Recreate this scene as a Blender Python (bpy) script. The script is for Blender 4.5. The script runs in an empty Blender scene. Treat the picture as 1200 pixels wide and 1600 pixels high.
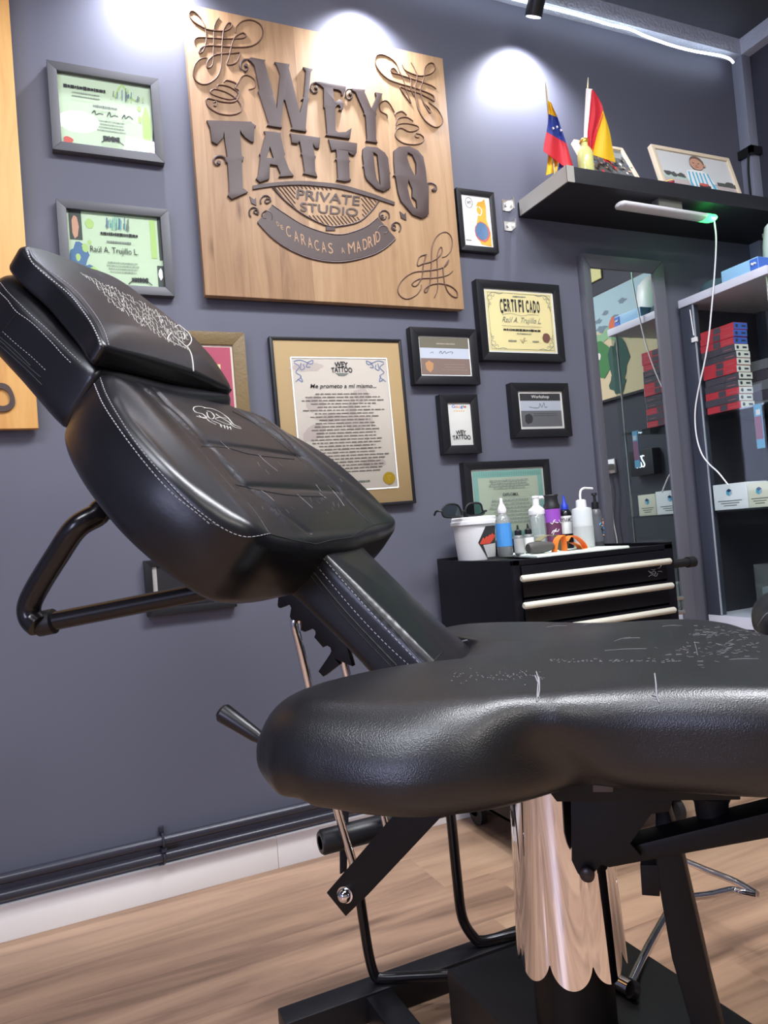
import bpy, math, random
import numpy as np
from mathutils import Vector, Matrix
from mathutils.bvhtree import BVHTree
from mathutils.geometry import tessellate_polygon
random.seed(7)
C = bpy.context.scene.collection

# ---------------------------------------------------------------- camera
EYE = np.array([0.0, 0.0, 0.87])
ROLL, PITCH, YAW, FPX = -0.08245992, 0.02812942, 0.42722176, 1172.53612
_f = np.array([math.sin(YAW)*math.cos(PITCH), math.cos(YAW)*math.cos(PITCH), math.sin(PITCH)])
_r = np.array([math.cos(YAW), -math.sin(YAW), 0.0]); _u = np.cross(_r, _f)
CR = math.cos(ROLL)*_r + math.sin(ROLL)*_u; CU = -math.sin(ROLL)*_r + math.cos(ROLL)*_u; CF = _f
cam_data = bpy.data.cameras.new('camera'); cam = bpy.data.objects.new('camera', cam_data); C.objects.link(cam)
cam.matrix_world = Matrix(((CR[0], CU[0], -CF[0], EYE[0]), (CR[1], CU[1], -CF[1], EYE[1]), (CR[2], CU[2], -CF[2], EYE[2]), (0, 0, 0, 1)))
cam_data.sensor_fit = 'VERTICAL'; cam_data.sensor_height = 36; cam_data.lens = 36*FPX/1600; cam_data.clip_start = 0.02
bpy.context.scene.camera = cam

# ---------------------------------------------------------------- light and exposure
vs = bpy.context.scene.view_settings
vs.view_transform = 'Standard'; vs.look = 'None'; vs.gamma = 1; vs.use_curve_mapping = False
vs.exposure = 0.75
world = bpy.data.worlds.new('world'); bpy.context.scene.world = world; world.use_nodes = True
world.node_tree.nodes['Background'].inputs[0].default_value = (0.85, 0.88, 1, 1)
world.node_tree.nodes['Background'].inputs[1].default_value = 0.07
def area(name, loc, sx, sy, power, col, rot=(0, 0, 0)):
    l = bpy.data.lights.new(name, 'AREA'); l.shape = 'RECTANGLE'; l.size = sx; l.size_y = sy; l.energy = power; l.color = col
    o = bpy.data.objects.new(name, l); o.location = loc; o.rotation_euler = rot; C.objects.link(o); return o
SPOT_W, PANEL_W = 24, 0.92
area('ceiling_panel_lamp', (-0.75, 0.1, 2.63), 1.15, 0.55, 27*PANEL_W, (0.86, 0.9, 1.0))
area('ceiling_panel_lamp', (1.0, 0.55, 2.63), 1.15, 0.35, 46*PANEL_W, (0.92, 0.94, 1.0))
area('added_cool_fill', (-2.57, -1.15, 1.55), 1.1, 1.15, 30, (0.68, 0.72, 1.0), rot=(math.pi/2, 0, -math.pi/2))  # added cool fill for the chair's side faces, no known source there
area('ceiling_panel_lamp', (0.6, -1.5, 2.63), 1.15, 0.55, 20*PANEL_W, (1.0, 0.93, 0.82))
def spot(loc, tgt, power, ang, blend, col):
    l = bpy.data.lights.new('wall_spot_lamp', 'SPOT'); l.energy = power; l.spot_size = math.radians(ang); l.spot_blend = blend; l.color = col; l.shadow_soft_size = 0.02
    o = bpy.data.objects.new('wall_spot_lamp', l); o.location = loc; C.objects.link(o)
    o.rotation_euler = (Vector(tgt)-Vector(loc)).to_track_quat('-Z', 'Y').to_euler()
SPOT_X = (0.36, 0.965, 1.545)
for x in SPOT_X:
    spot((x, 1.905, 2.466), (x, 2.01, 2.17), SPOT_W, 124, 1.0, (0.86, 0.88, 1.0))

# ---------------------------------------------------------------- measuring helpers
def ray(x, y): return (x-600)/FPX*CR - (y-800)/FPX*CU + CF
def atY(x, y, Y): d = ray(x, y); return EYE + d*(Y/d[1])
def atX(x, y, X): d = ray(x, y); return EYE + d*(X/d[0])
def atZ(x, y, Z): d = ray(x, y); return EYE + d*((Z-EYE[2])/d[2])
WD = np.array([0.713, 0.702, 0.0]); WD /= np.linalg.norm(WD)          # chair width, away from the camera
FD = np.array([WD[1], -WD[0], 0.0])                                    # chair length, towards the foot end
CO = np.array([0.611, 0.833, 0.0])
def cw(u, v, z): return CO + FD*u + WD*v + np.array([0, 0, z])
def atV(x, y, v): d = ray(x, y); return EYE + d*(((CO+WD*v)@WD)/(d@WD))
S2 = math.sqrt(0.5)
B0 = CO + FD*(-0.126) + np.array([0, 0, 0.70]); BA = -FD*S2 + np.array([0, 0, S2]); BN = FD*S2 + np.array([0, 0, S2])
def bw(a, v, n): return B0 + BA*a + WD*v + BN*n

# ---------------------------------------------------------------- materials
def lin(c): return tuple(((x/255)/12.92 if x/255 <= 0.04045 else ((x/255+0.055)/1.055)**2.4) for x in c[:3]) + (1,)
MATS = {}
def mat(name, col=(128, 128, 128), rough=0.5, metal=0.0, spec=0.5, emit=None, estr=0, coat=0, trans=0, ior=1.45, alpha=1, bump=None, sheen=0):
    if name in MATS: return MATS[name]
    m = bpy.data.materials.new(name); m.use_nodes = True; nt = m.node_tree; b = nt.nodes['Principled BSDF']
    b.inputs['Base Color'].default_value = lin(col); b.inputs['Roughness'].default_value = rough; b.inputs['Metallic'].default_value = metal
    b.inputs['Specular IOR Level'].default_value = spec; b.inputs['Coat Weight'].default_value = coat; b.inputs['Transmission Weight'].default_value = trans
    b.inputs['IOR'].default_value = ior; b.inputs['Alpha'].default_value = alpha
    if emit: b.inputs['Emission Color'].default_value = lin(emit); b.inputs['Emission Strength'].default_value = estr
    if bump:
        kind, scale, strength, dist = bump
        tc = nt.nodes.new('ShaderNodeTexCoord'); bp = nt.nodes.new('ShaderNodeBump')
        if kind == 'noise':
            t = nt.nodes.new('ShaderNodeTexNoise'); t.inputs['Scale'].default_value = scale; t.inputs['Detail'].default_value = 4; out = t.outputs['Fac']
        else:
            t = nt.nodes.new('ShaderNodeTexVoronoi'); t.inputs['Scale'].default_value = scale; t.feature = 'SMOOTH_F1'; out = t.outputs['Distance']
        nt.links.new(tc.outputs['Object'], t.inputs['Vector']); nt.links.new(out, bp.inputs['Height'])
        bp.inputs['Strength'].default_value = strength; bp.inputs['Distance'].default_value = dist
        nt.links.new(bp.outputs['Normal'], b.inputs['Normal'])
    MATS[name] = m; return m
def ramp(nt, stops):
    r = nt.nodes.new('ShaderNodeValToRGB'); e = r.color_ramp.elements
    while len(e) < len(stops): e.new(0.5)
    for i, (p, c) in enumerate(stops): e[i].position = p; e[i].color = lin(c)
    return r
def wood_mat(name, stops, grain_axis, stave_axis, stave, scale, rough=0.45, knots=True, stave_len=None, tone=0.35, spec=0.4):
    m = bpy.data.materials.new(name); m.use_nodes = True; nt = m.node_tree; b = nt.nodes['Principled BSDF']; L = nt.links.new
    N = nt.nodes.new
    tc = N('ShaderNodeTexCoord'); sep = N('ShaderNodeSeparateXYZ'); L(tc.outputs['Object'], sep.inputs[0])
    ax = 'XYZ'
    def math_(op, a, b_=None):
        n = N('ShaderNodeMath'); n.operation = op
        for i, q in enumerate((a, b_)):
            if q is None: continue
            if isinstance(q, (int, float)): n.inputs[i].default_value = q
            else: L(q, n.inputs[i])
        return n.outputs[0]
    g = sep.outputs[ax.index(grain_axis)]; s = sep.outputs[ax.index(stave_axis)]
    sidx = math_('FLOOR', math_('DIVIDE', s, stave))
    off = math_('MULTIPLY', math_('SINE', math_('MULTIPLY', sidx, 12.9898)), 43.7)
    if stave_len:
        gi = math_('FLOOR', math_('DIVIDE', math_('ADD', g, math_('MULTIPLY', off, 0.31)), stave_len))
        off = math_('ADD', off, math_('MULTIPLY', gi, 7.31))
    cv = N('ShaderNodeCombineXYZ'); L(math_('ADD', g, off), cv.inputs[0]); L(s, cv.inputs[1]); L(off, cv.inputs[2])
    mp = N('ShaderNodeMapping'); mp.inputs['Scale'].default_value = (scale*0.09, scale, 1); L(cv.outputs[0], mp.inputs[0])
    n1 = N('ShaderNodeTexNoise'); n1.inputs['Scale'].default_value = 1; n1.inputs['Detail'].default_value = 7; n1.inputs['Roughness'].default_value = 0.62; n1.inputs['Distortion'].default_value = 0.7
    L(mp.outputs[0], n1.inputs['Vector'])
    wn = N('ShaderNodeTexWhiteNoise'); wn.noise_dimensions = '1D'; L(off, wn.inputs['W'])
    t = math_('ADD', math_('MULTIPLY', n1.outputs['Fac'], 1-tone*0.5), math_('MULTIPLY', math_('SUBTRACT', wn.outputs['Value'], 0.35), tone))
    if knots:
        mp2 = N('ShaderNodeMapping'); mp2.inputs['Scale'].default_value = (3.0, 9.0, 1); L(cv.outputs[0], mp2.inputs[0])
        vo = N('ShaderNodeTexVoronoi'); vo.inputs['Scale'].default_value = 1; L(mp2.outputs[0], vo.inputs['Vector'])
        k = math_('MULTIPLY', math_('SUBTRACT', 0.13, math_('MINIMUM', vo.outputs['Distance'], 0.13)), 2.6)
        t = math_('SUBTRACT', t, k)
    fr = math_('FRACT', math_('DIVIDE', s, stave))
    seam = math_('GREATER_THAN', math_('ABSOLUTE', math_('SUBTRACT', fr, 0.5)), 0.5-0.0009/stave)
    t = math_('SUBTRACT', t, math_('MULTIPLY', seam, 0.10))
    r = ramp(nt, stops); L(t, r.inputs[0]); L(r.outputs[0], b.inputs['Base Color'])
    b.inputs['Roughness'].default_value = rough; b.inputs['Specular IOR Level'].default_value = spec
    bp = N('ShaderNodeBump'); bp.inputs['Strength'].default_value = 0.12; bp.inputs['Distance'].default_value = 0.001; L(n1.outputs['Fac'], bp.inputs['Height']); L(bp.outputs['Normal'], b.inputs['Normal'])
    return m
M_wall = mat('blue_grey_paint', (95, 96, 108), 0.55, spec=0.35, bump=('noise', 60, 0.05, 0.002))
M_ceil = mat('dark_ceiling_paint', (70, 72, 80), 0.8)
M_floor = wood_mat('oak_laminate', [(0.22, (112, 88, 72)), (0.42, (160, 128, 104)), (0.58, (180, 146, 118)), (0.8, (194, 162, 132))], 'X', 'Y', 0.19, 15, rough=0.38, knots=False, stave_len=1.25, tone=0.16)
M_sign = wood_mat('honey_pine_staves', [(0.05, (112, 82, 58)), (0.3, (152, 118, 86)), (0.55, (172, 138, 102)), (0.85, (190, 158, 120))], 'Z', 'X', 0.092, 34, rough=0.5, knots=True, tone=0.28)
M_sign2 = wood_mat('yellow_pine', [(0.1, (140, 90, 45)), (0.4, (196, 140, 78)), (0.6, (216, 164, 96)), (0.85, (226, 180, 116))], 'Z', 'X', 0.14, 26, rough=0.5, knots=True, tone=0.3)
M_letter = mat('dark_brown_paint', (70, 53, 49), 0.5)
M_engrave = mat('walnut_stain', (98, 70, 54), 0.55)
M_black = mat('black_satin', (24, 24, 26), 0.45)
M_frame = mat('black_frame', (26, 26, 29), 0.4)
M_gframe = mat('charcoal_frame', (78, 78, 82), 0.45, bump=('noise', 90, 0.1, 0.001))
M_steel = mat('black_powder_steel', (11, 10, 13), 0.5, spec=0.3)
M_chrome = mat('chrome', (226, 224, 226), 0.05, metal=1)
M_alu = mat('brushed_metal', (190, 188, 184), 0.35, metal=0.9)
M_leather = mat('black_leather', (14, 14, 18), 0.33, spec=0.6, bump=('noise', 240, 0.10, 0.0010))
M_seat = mat('pebbled_black_leather', (12, 12, 15), 0.37, spec=0.72, bump=('voronoi', 800, 0.35, 0.0007))
M_thread = mat('pale_thread', (172, 168, 160), 0.7)
M_thread2 = mat('grey_thread', (150, 148, 152), 0.7)
M_scuff = mat('worn_pale_leather', (132, 130, 133), 0.8)
M_white = mat('white_plastic', (228, 228, 228), 0.4)
M_skirt = mat('white_lacquer', (236, 233, 228), 0.35)
M_paper = mat('paper_white', (232, 232, 226), 0.7)
M_ink = mat('ink', (45, 45, 48), 0.7)
M_inkg = mat('grey_ink', (120, 128, 120), 0.7)
def glass_mat(name, tint=(255, 255, 255), mixr=0.06, rough=0.02, haze=0.0, fr=0.8):
    m = bpy.data.materials.new(name); m.use_nodes = True; nt = m.node_tree; nt.nodes.clear(); N = nt.nodes.new; L = nt.links.new
    o = N('ShaderNodeOutputMaterial'); t = N('ShaderNodeBsdfTransparent'); g = N('ShaderNodeBsdfGlossy'); x = N('ShaderNodeMixShader'); lw = N('ShaderNodeLayerWeight')
    t.inputs[0].default_value = lin(tint); g.inputs['Roughness'].default_value = rough; lw.inputs['Blend'].default_value = 0.25
    mu = N('ShaderNodeMath'); mu.operation = 'MULTIPLY_ADD'; mu.inputs[1].default_value = fr; mu.inputs[2].default_value = mixr; L(lw.outputs['Fresnel'], mu.inputs[0])
    mu.use_clamp = True
    
    if haze:
        df = N('ShaderNodeBsdfDiffuse'); df.inputs[0].default_value = lin((225, 230, 228)); x2 = N('ShaderNodeMixShader'); x2.inputs[0].default_value = haze; L(t.outputs[0], x2.inputs[1]); L(df.outputs[0], x2.inputs[2]); tt = x2.outputs[0]
    else: tt = t.outputs[0]
    L(mu.outputs[0], x.inputs[0]); L(tt, x.inputs[1]); L(g.outputs[0], x.inputs[2]); L(x.outputs[0], o.inputs[0]); return m
M_glass = glass_mat('picture_glass', mixr=0.0, rough=0.0)
M_pane = glass_mat('cabinet_glass', (246, 249, 248), 0.0, fr=0.25)
M_tub = glass_mat('tub_plastic', (238, 242, 244), 0.03, 0.1, haze=0.08)
M_clear = glass_mat('clear_plastic', (235, 240, 238), 0.06, 0.12, haze=0.28)
M_lens = glass_mat('spectacle_lens', (190, 200, 198), 0.05, 0.03)
M_mirror = mat('mirror_silver', (215, 218, 216), 0.01, metal=1)

# ---------------------------------------------------------------- mesh helpers
class MB:
    def __init__(s): s.v = []; s.f = []; s.m = []; s.mats = []
    def mi(s, m):
        if m is None: return 0
        if m not in s.mats: s.mats.append(m)
        return s.mats.index(m)
    def add(s, vs, fs, m=None):
        k = len(s.v); s.v += [tuple(map(float, p)) for p in vs]; i = s.mi(m)
        for f in fs: s.f.append([k+j for j in f]); s.m.append(i)
        return s
    def box(s, a, b, m=None):
        x0, y0, z0 = a; x1, y1, z1 = b
        return s.hexa([(x0, y0, z0), (x1, y0, z0), (x1, y1, z0), (x0, y1, z0), (x0, y0, z1), (x1, y0, z1), (x1, y1, z1), (x0, y1, z1)], m)
    def hexa(s, p, m=None): return s.add(p, [(0, 3, 2, 1), (4, 5, 6, 7), (0, 1, 5, 4), (1, 2, 6, 5), (2, 3, 7, 6), (3, 0, 4, 7)], m)
    def obox(s, c, ax, ay, az, m=None):            # centre + three half-axis vectors
        c, ax, ay, az = map(np.array, (c, ax, ay, az))
        return s.hexa([c-ax-ay-az, c+ax-ay-az, c+ax+ay-az, c-ax+ay-az, c-ax-ay+az, c+ax-ay+az, c+ax+ay+az, c-ax+ay+az], m)
    def prism(s, poly, ext, m=None, holes=()):     # planar polygon (3D points) extruded by vector ext
        loops = [list(map(np.array, poly))] + [list(map(np.array, h)) for h in holes]; ext = np.array(ext)
        tri = tessellate_polygon([[Vector(p) for p in l] for l in loops]); flat = [p for l in loops for p in l]; n = len(flat)
        vs_ = flat + [p+ext for p in flat]; fs = []
        for t in tri: fs.append((t[0], t[1], t[2])); fs.append((t[2]+n, t[1]+n, t[0]+n))
        k = 0
        for l in loops:
            c = len(l)
            for i in range(c): j = (i+1) % c; fs.append((k+i, k+j, k+j+n, k+i+n))
            k += c
        return s.add(vs_, fs, m)
    def tube(s, pts, r, seg=10, m=None, cap=True, flat=None, closed=False):
        P = [np.array(p, float) for p in pts]; n = len(P)
        R = r if hasattr(r, '__len__') else [r]*n
        T = []
        for i in range(n):
            if closed: t = P[(i+1) % n]-P[(i-1) % n]
            else: t = P[min(i+1, n-1)]-P[max(i-1, 0)]
            T.append(t/(np.linalg.norm(t)+1e-12))
        up = np.array([0, 0, 1.0]) if abs(T[0][2]) < 0.9 else np.array([1.0, 0, 0])
        if flat is not None: up = np.array(flat[0], float)
        a = np.cross(T[0], up); a /= np.linalg.norm(a); vs_ = []; fs = []
        for i in range(n):
            if flat is not None: a = np.cross(T[i], up); a /= (np.linalg.norm(a)+1e-12)
            else: a = a-T[i]*(a@T[i]); a /= np.linalg.norm(a)
            b = np.cross(T[i], a); k2 = flat[1] if flat is not None else 1
            for j in range(seg): q = 2*math.pi*j/seg; vs_.append(P[i]+R[i]*(math.cos(q)*a+math.sin(q)*b*k2))
        m_ = n if closed else n-1
        for i in range(m_):
            for j in range(seg):
                i2 = (i+1) % n
                fs.append((i*seg+j, i*seg+(j+1) % seg, i2*seg+(j+1) % seg, i2*seg+j))
        if cap and not closed: fs.append(tuple(range(seg))[::-1]); fs.append(tuple((n-1)*seg+j for j in range(seg)))
        return s.add(vs_, fs, m)
    def lathe(s, c, prof, seg=32, m=None, axis=(0, 0, 1), mats=None):      # prof: (r, h) from base up
        c = np.array(c, float); ax = np.array(axis, float); ax /= np.linalg.norm(ax)
        h = np.array([1.0, 0, 0]) if abs(ax[0]) < 0.9 else np.array([0, 1.0, 0]); a = np.cross(ax, h); a /= np.linalg.norm(a); b = np.cross(ax, a)
        vs_ = []; 
        for r, z in prof:
            for j in range(seg): q = 2*math.pi*j/seg; vs_.append(c+ax*z+r*(math.cos(q)*a+math.sin(q)*b))
        k = len(s.v); s.v += [tuple(map(float, p)) for p in vs_]
        for i in range(len(prof)-1):
            mi = s.mi(mats[i] if mats else m)
            for j in range(seg): s.f.append([k+i*seg+j, k+i*seg+(j+1) % seg, k+(i+1)*seg+(j+1) % seg, k+(i+1)*seg+j]); s.m.append(mi)
        s.f.append([k+j for j in range(seg)][::-1]); s.m.append(s.mi(mats[0] if mats else m))
        s.f.append([k+(len(prof)-1)*seg+j for j in range(seg)]); s.m.append(s.mi(mats[-1] if mats else m))
        return s
def build(name, mb, material=None, parent=None, smooth=False, bevel=0.0, angle=40, label=None):
    root = parent
    while root is not None and root.parent is not None: root = root.parent
    vv = np.array(mb.v, float)
    if root is not None: loc = np.array(root.location)
    else: loc = np.array([(vv[:, 0].min()+vv[:, 0].max())/2, (vv[:, 1].min()+vv[:, 1].max())/2, vv[:, 2].min()])
    me = bpy.data.meshes.new(name); me.from_pydata([tuple(p) for p in (vv-loc)], [], mb.f); me.update()
    if mb.mats:
        for m in mb.mats: me.materials.append(m)
        me.polygons.foreach_set('material_index', mb.m)
    else: me.materials.append(material)
    import bmesh
    bm = bmesh.new(); bm.from_mesh(me); bmesh.ops.recalc_face_normals(bm, faces=bm.faces)
    if bevel:
        eds = [e for e in bm.edges if len(e.link_faces) == 2 and e.calc_face_angle(0) > 0.6]
        bmesh.ops.bevel(bm, geom=eds, offset=bevel, segments=2, profile=0.6, affect='EDGES', clamp_overlap=True)
    bm.to_mesh(me); bm.free()
    if smooth or bevel:
        me.polygons.foreach_set('use_smooth', [True]*len(me.polygons)); me.update()
        try: me.set_sharp_from_angle(angle=math.radians(angle))
        except Exception: pass
    o = bpy.data.objects.new(name, me); C.objects.link(o)
    if parent is None: o.location = loc
    else: o.parent = parent
    if label: o['label'] = label
    return o
def tag(o, label, cat, group=None, kind=None):
    if label: o['label'] = label
    if cat: o['category'] = cat
    if group: o['group'] = group
    if kind: o['kind'] = kind
    return o
def thing(name, loc, label, cat, group=None):
    o = bpy.data.objects.new(name, None); o.empty_display_size = 0.05; o.location = tuple(map(float, loc)); C.objects.link(o); return tag(o, label, cat, group)
def struct(name, mb, material=None, **k): o = build(name, mb, material, **k); o['kind'] = 'structure'; return o
def smoothline(pts, n=8, closed=False):
    P = [np.array(p, float) for p in pts]; out = []; N = len(P)
    for i in range(N if closed else N-1):
        p0, p1, p2, p3 = (P[(i-1) % N], P[i], P[(i+1) % N], P[(i+2) % N]) if closed else (P[max(i-1, 0)], P[i], P[i+1], P[min(i+2, N-1)])
        for k in range(n):
            t = k/n; out.append(0.5*((2*p1)+(-p0+p2)*t+(2*p0-5*p1+4*p2-p3)*t*t+(-p0+3*p1-3*p2+p3)*t**3))
    if not closed: out.append(P[-1])
    return out
_tc = {}
def text_geo(s, bold=0.0, shear=0.0):
    key = (s, bold, shear)
    if key in _tc: return _tc[key]
    cu = bpy.data.curves.new('t', 'FONT'); cu.body = s; cu.offset = bold; cu.shear = shear; cu.resolution_u = 3; cu.fill_mode = 'FRONT'
    ob = bpy.data.objects.new('t', cu); C.objects.link(ob); dg = bpy.context.evaluated_depsgraph_get(); dg.update()
    me = bpy.data.meshes.new_from_object(ob.evaluated_get(dg)); vs_ = np.array([v.co[:2] for v in me.vertices]); fs = [tuple(p.vertices) for p in me.polygons]
    bpy.data.objects.remove(ob); bpy.data.meshes.remove(me); bpy.data.curves.remove(cu)
    mn = vs_.min(0); mx = vs_.max(0); _tc[key] = ((vs_-mn)/(mx-mn), fs, (mx-mn)); return _tc[key]
def add_text(mb, s, fn, m=None, bold=0.0, shear=0.0):
    vs_, fs, _ = text_geo(s, bold, shear); mb.add([fn(a, b) for a, b in vs_], fs, m)

# ================================================================ THE ROOM
XL, XR, YB, YF, ZC = -2.6, 2.61, 2.01, -2.6, 2.66
struct('floor', MB().box((XL, YF, -0.05), (XR+0.1, YB+0.1, 0)), M_floor)
struct('ceiling', MB().box((XL, YF, ZC), (XR+0.1, YB+0.1, ZC+0.08)), M_ceil)
struct('wall_back', MB().box((XL, YB, 0), (XR+0.1, YB+0.1, ZC)), M_wall)
struct('wall_right', MB().box((XR, YF, 0), (XR+0.1, YB, ZC)), mat('dark_blue_grey_paint', (58, 60, 70), 0.6))
struct('wall_left', MB().box((XL-0.1, YF, 0), (XL, YB+0.1, ZC)), mat('pale_blue_grey_paint', (150, 154, 186), 0.7))
struct('wall_front', MB().box((XL-0.1, YF-0.1, 0), (XR+0.1, YF, ZC)), mat('pale_grey_paint'))
mb = MB()
for a, b in ((XL, -0.62), (-0.62, 0.516), (0.516, 1.9), (1.9, XR)): mb.box((a+0.0004, 1.998, 0), (b-0.0004, YB, 0.083))
struct('baseboard_back', mb, M_skirt, bevel=0.0015)
M_tex = mat('grey_textured_plaster', (196, 202, 214), 0.75, bump=('noise', 110, 0.7, 0.006))
struct('trim_1', MB().box((XL, 1.965, 2.598), (XR-0.045, YB, ZC)), M_tex)
struct('trim_2', MB().box((XR-0.045, YF, 2.598), (XR, YB, ZC)), M_tex)
struct('trim_3', MB().box((2.562, 1.962, 0), (XR, YB, 2.598)), mat('pale_grey_profile', (138, 142, 156), 0.5), bevel=0.004)

def pipe(z, r, lab):
    t = tag(build('heating_pipe', MB().tube([(XL+0.02, YB-0.028, z), (2.3, YB-0.028, z)], r, 14), mat('dark_pipe_paint', (50, 50, 60), 0.3), smooth=True), lab, 'pipe')
pipe(0.150, 0.0125, 'upper of the two dark blue-grey pipes running along the wall above the white skirting')
pipe(0.112, 0.0125, 'lower of the two dark blue-grey pipes, just above the white skirting board')
mb = MB(); mb.box((0.217, YB-0.010, 0.088), (0.229, YB, 0.178)); mb.box((0.217, YB-0.046, 0.127), (0.229, YB, 0.134)); mb.tube([(0.223, YB-0.014, 0.172), (0.223, YB, 0.172)], 0.006, 10)
mb.tube([(0.223, YB-0.028+0.0165*math.cos(q), 0.150+0.0165*math.sin(q)) for q in np.linspace(0, 6.1, 18)], 0.003, 6)
mb.tube([(0.223, YB-0.028+0.0165*math.cos(q), 0.112+0.0165*math.sin(q)) for q in np.linspace(0, 6.1, 18)], 0.003, 6)
tag(build('pipe_clip', mb, mat('dark_pipe_paint'), smooth=True), 'small painted clip holding the two dark pipes to the wall', 'clip')

mb = MB()
for y0, y1, z0, z1 in ((-1.78, -1.72, 0.95, 2.15), (-0.58, -0.52, 0.95, 2.15), (-1.72, -0.58, 0.95, 1.0), (-1.72, -0.58, 2.1, 2.15), (-1.165, -1.135, 1.0, 2.1)): mb.box((XL, y0, z0), (XL+0.04, y1, z1))
w_ = struct('added_fill_window_1', mb, M_white)  # invented window in the unseen left wall, a body for the added fill
build('glow_pane', MB().box((XL, -1.72, 1.0), (XL+0.01, -0.58, 2.1)), mat('fill_glow_pane', (200, 210, 255), 0.3, emit=(176, 186, 255), estr=1.6), w_)  # glowing sheet added along with the cool fill, out of view
# LED strip along the cornice
pl = [(760, -14), (810, 0), (850, 10), (905, 24), (955, 39), (985, 46), (1010, 57), (1050, 71), (1085, 80), (1120, 86), (1138, 91), (1146, 98)]
pts = [atY(x, y, 1.960) for x, y in pl]
pts = [pts[0]+(pts[0]-pts[1])*8, pts[0]+(pts[0]-pts[1])*4] + pts
tag(build('light_strip', MB().tube(smoothline(pts, 6), 0.0042, 8), mat('led_strip_glow', (230, 240, 255), 0.4, emit=(225, 238, 255), estr=6.5), smooth=True),
    'glowing white flexible light strip stuck along the cornice under the ceiling', 'light strip')
# spotlights
for i, x in enumerate(SPOT_X):
    vis = i == 2
    t = thing('wall_spotlight', (x, 1.872, 2.47), ('black cylinder spotlight by the light strip, above the shelf with flags' if vis else
              ['black cylinder spotlight above the left edge of the carved wooden sign', 'black cylinder spotlight above the right half of the carved wooden sign'][i]), 'spotlight', 'cylinder spotlights along the back wall')
    build('housing', MB().lathe((x-0.022, 1.886, 2.470), [(0.027, 0), (0.028, 0.004), (0.028, 0.13), (0.022, 0.135)], 28, axis=(0, -0.5, 0.866)).tube([(x-0.022, 1.825, 2.575), (x-0.022, 1.825, 2.66)], 0.008, 12), M_frame, t, smooth=True)
    build('lens', MB().lathe((x-0.022, 1.8866, 2.4690), [(0.0235, 0), (0.0245, 0.002)], 24, axis=(0, -0.5, 0.866)), mat('spot_lens_glow', (255, 255, 255), 0.3, emit=(225, 230, 255), estr=2.2), t)
# ceiling lamps (outside the frame, seen in the reflections)
def panel(x, y, sx, sy, e, lab):
    t = thing('ceiling_panel_light', (x, y, 2.635), lab, 'ceiling light')
    mb = MB(); w = 0.02
    mb.box((x-sx/2-w, y-sy/2-w, 2.64), (x+sx/2+w, y-sy/2, 2.66)); mb.box((x-sx/2-w, y+sy/2, 2.64), (x+sx/2+w, y+sy/2+w, 2.66))
    mb.box((x-sx/2-w, y-sy/2, 2.64), (x-sx/2, y+sy/2, 2.66)); mb.box((x+sx/2, y-sy/2, 2.64), (x+sx/2+w, y+sy/2, 2.66)); build('frame', mb, M_white, t)
    build('diffuser', MB().box((x-sx/2, y-sy/2, 2.648), (x+sx/2, y+sy/2, 2.658)), mat('panel_glow', (255, 255, 255), 0.5, emit=(240, 244, 255), estr=e), t)
panel(-0.75, 0.1, 1.15, 0.55, 3.0, 'white framed ceiling panel light at the left of the room')
panel(1.0, 0.55, 1.15, 0.35, 3.0, 'white framed ceiling panel light at the right of the room')
panel(0.6, -1.5, 1.15, 0.55, 3.0, 'white framed ceiling panel light behind the viewer')
t = thing('round_ceiling_light', (0.235, 0.80, 2.62), 'round white ceiling light whose glare shows in the upper left certificate', 'ceiling light')
build('ring', MB().lathe((0.235, 0.80, 2.63), [(0.085, 0), (0.09, 0.004), (0.09, 0.03)], 40), M_white, t, smooth=True)
build('diffuser', MB().lathe((0.235, 0.80, 2.626), [(0.078, 0), (0.079, 0.004)], 40), mat('round_glow', (255, 255, 255), 0.5, emit=(255, 252, 245), estr=22), t)

# ================================================================ CARVED SIGN
SY = 1.972
t = thing('carved_wooden_sign', (0.83, SY, 1.54), 'large square carved pine sign reading Wey Tattoo, hanging on the blue-grey wall', 'sign')
sx0, sx1, sz0, sz1 = 0.431, 1.2265, 1.539, 2.332
build('board', MB().box((sx0, SY, sz0), (sx1, YB-0.012, sz1)), M_sign, t, bevel=0.0015)
build('wall_batten', MB().box((sx0+0.08, YB-0.012, sz1-0.2), (sx1-0.08, YB, sz1-0.14)), M_black, t)
def S(p, sc, ox, oy, dy=0.0): return atY(ox+p[0]/sc, oy+p[1]/sc, SY-dy)
ZA = (5.0, 380, 80); ZBm = (5.714, 310, 150); ZCm = (6.0, 500, 180); ZDm = (4.2857, 370, 260); ZEm = (9.23, 600, 340); Z1 = (5.4545, 290, 10); Z2 = (5.4545, 490, 60)
def letter(name, poly, z, holes=(), curls=(), th=0.009):
    mb = MB(); f = lambda p: S(p, *z, dy=th)
    mb.prism([f(p) for p in poly], (0, th, 0), None, [[f(p) for p in h] for h in holes])
    for pts, w in curls:
        L = smoothline([f(p)+np.array([0, 0.004, 0]) for p in pts], 6); n = len(L)
        mb.tube(L, [0.001*w*(1-0.35*i/n) for i in range(n)], 8, flat=((0, 1, 0), 0.8))
        mb.lathe(L[-1]+np.array([0, -0.004, 0]), [(0.0015*w, 0), (0.0015*w, 0.008)], 14, axis=(0, 1, 0))
    return build(name, mb, M_letter, t, bevel=0.0012)
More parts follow.
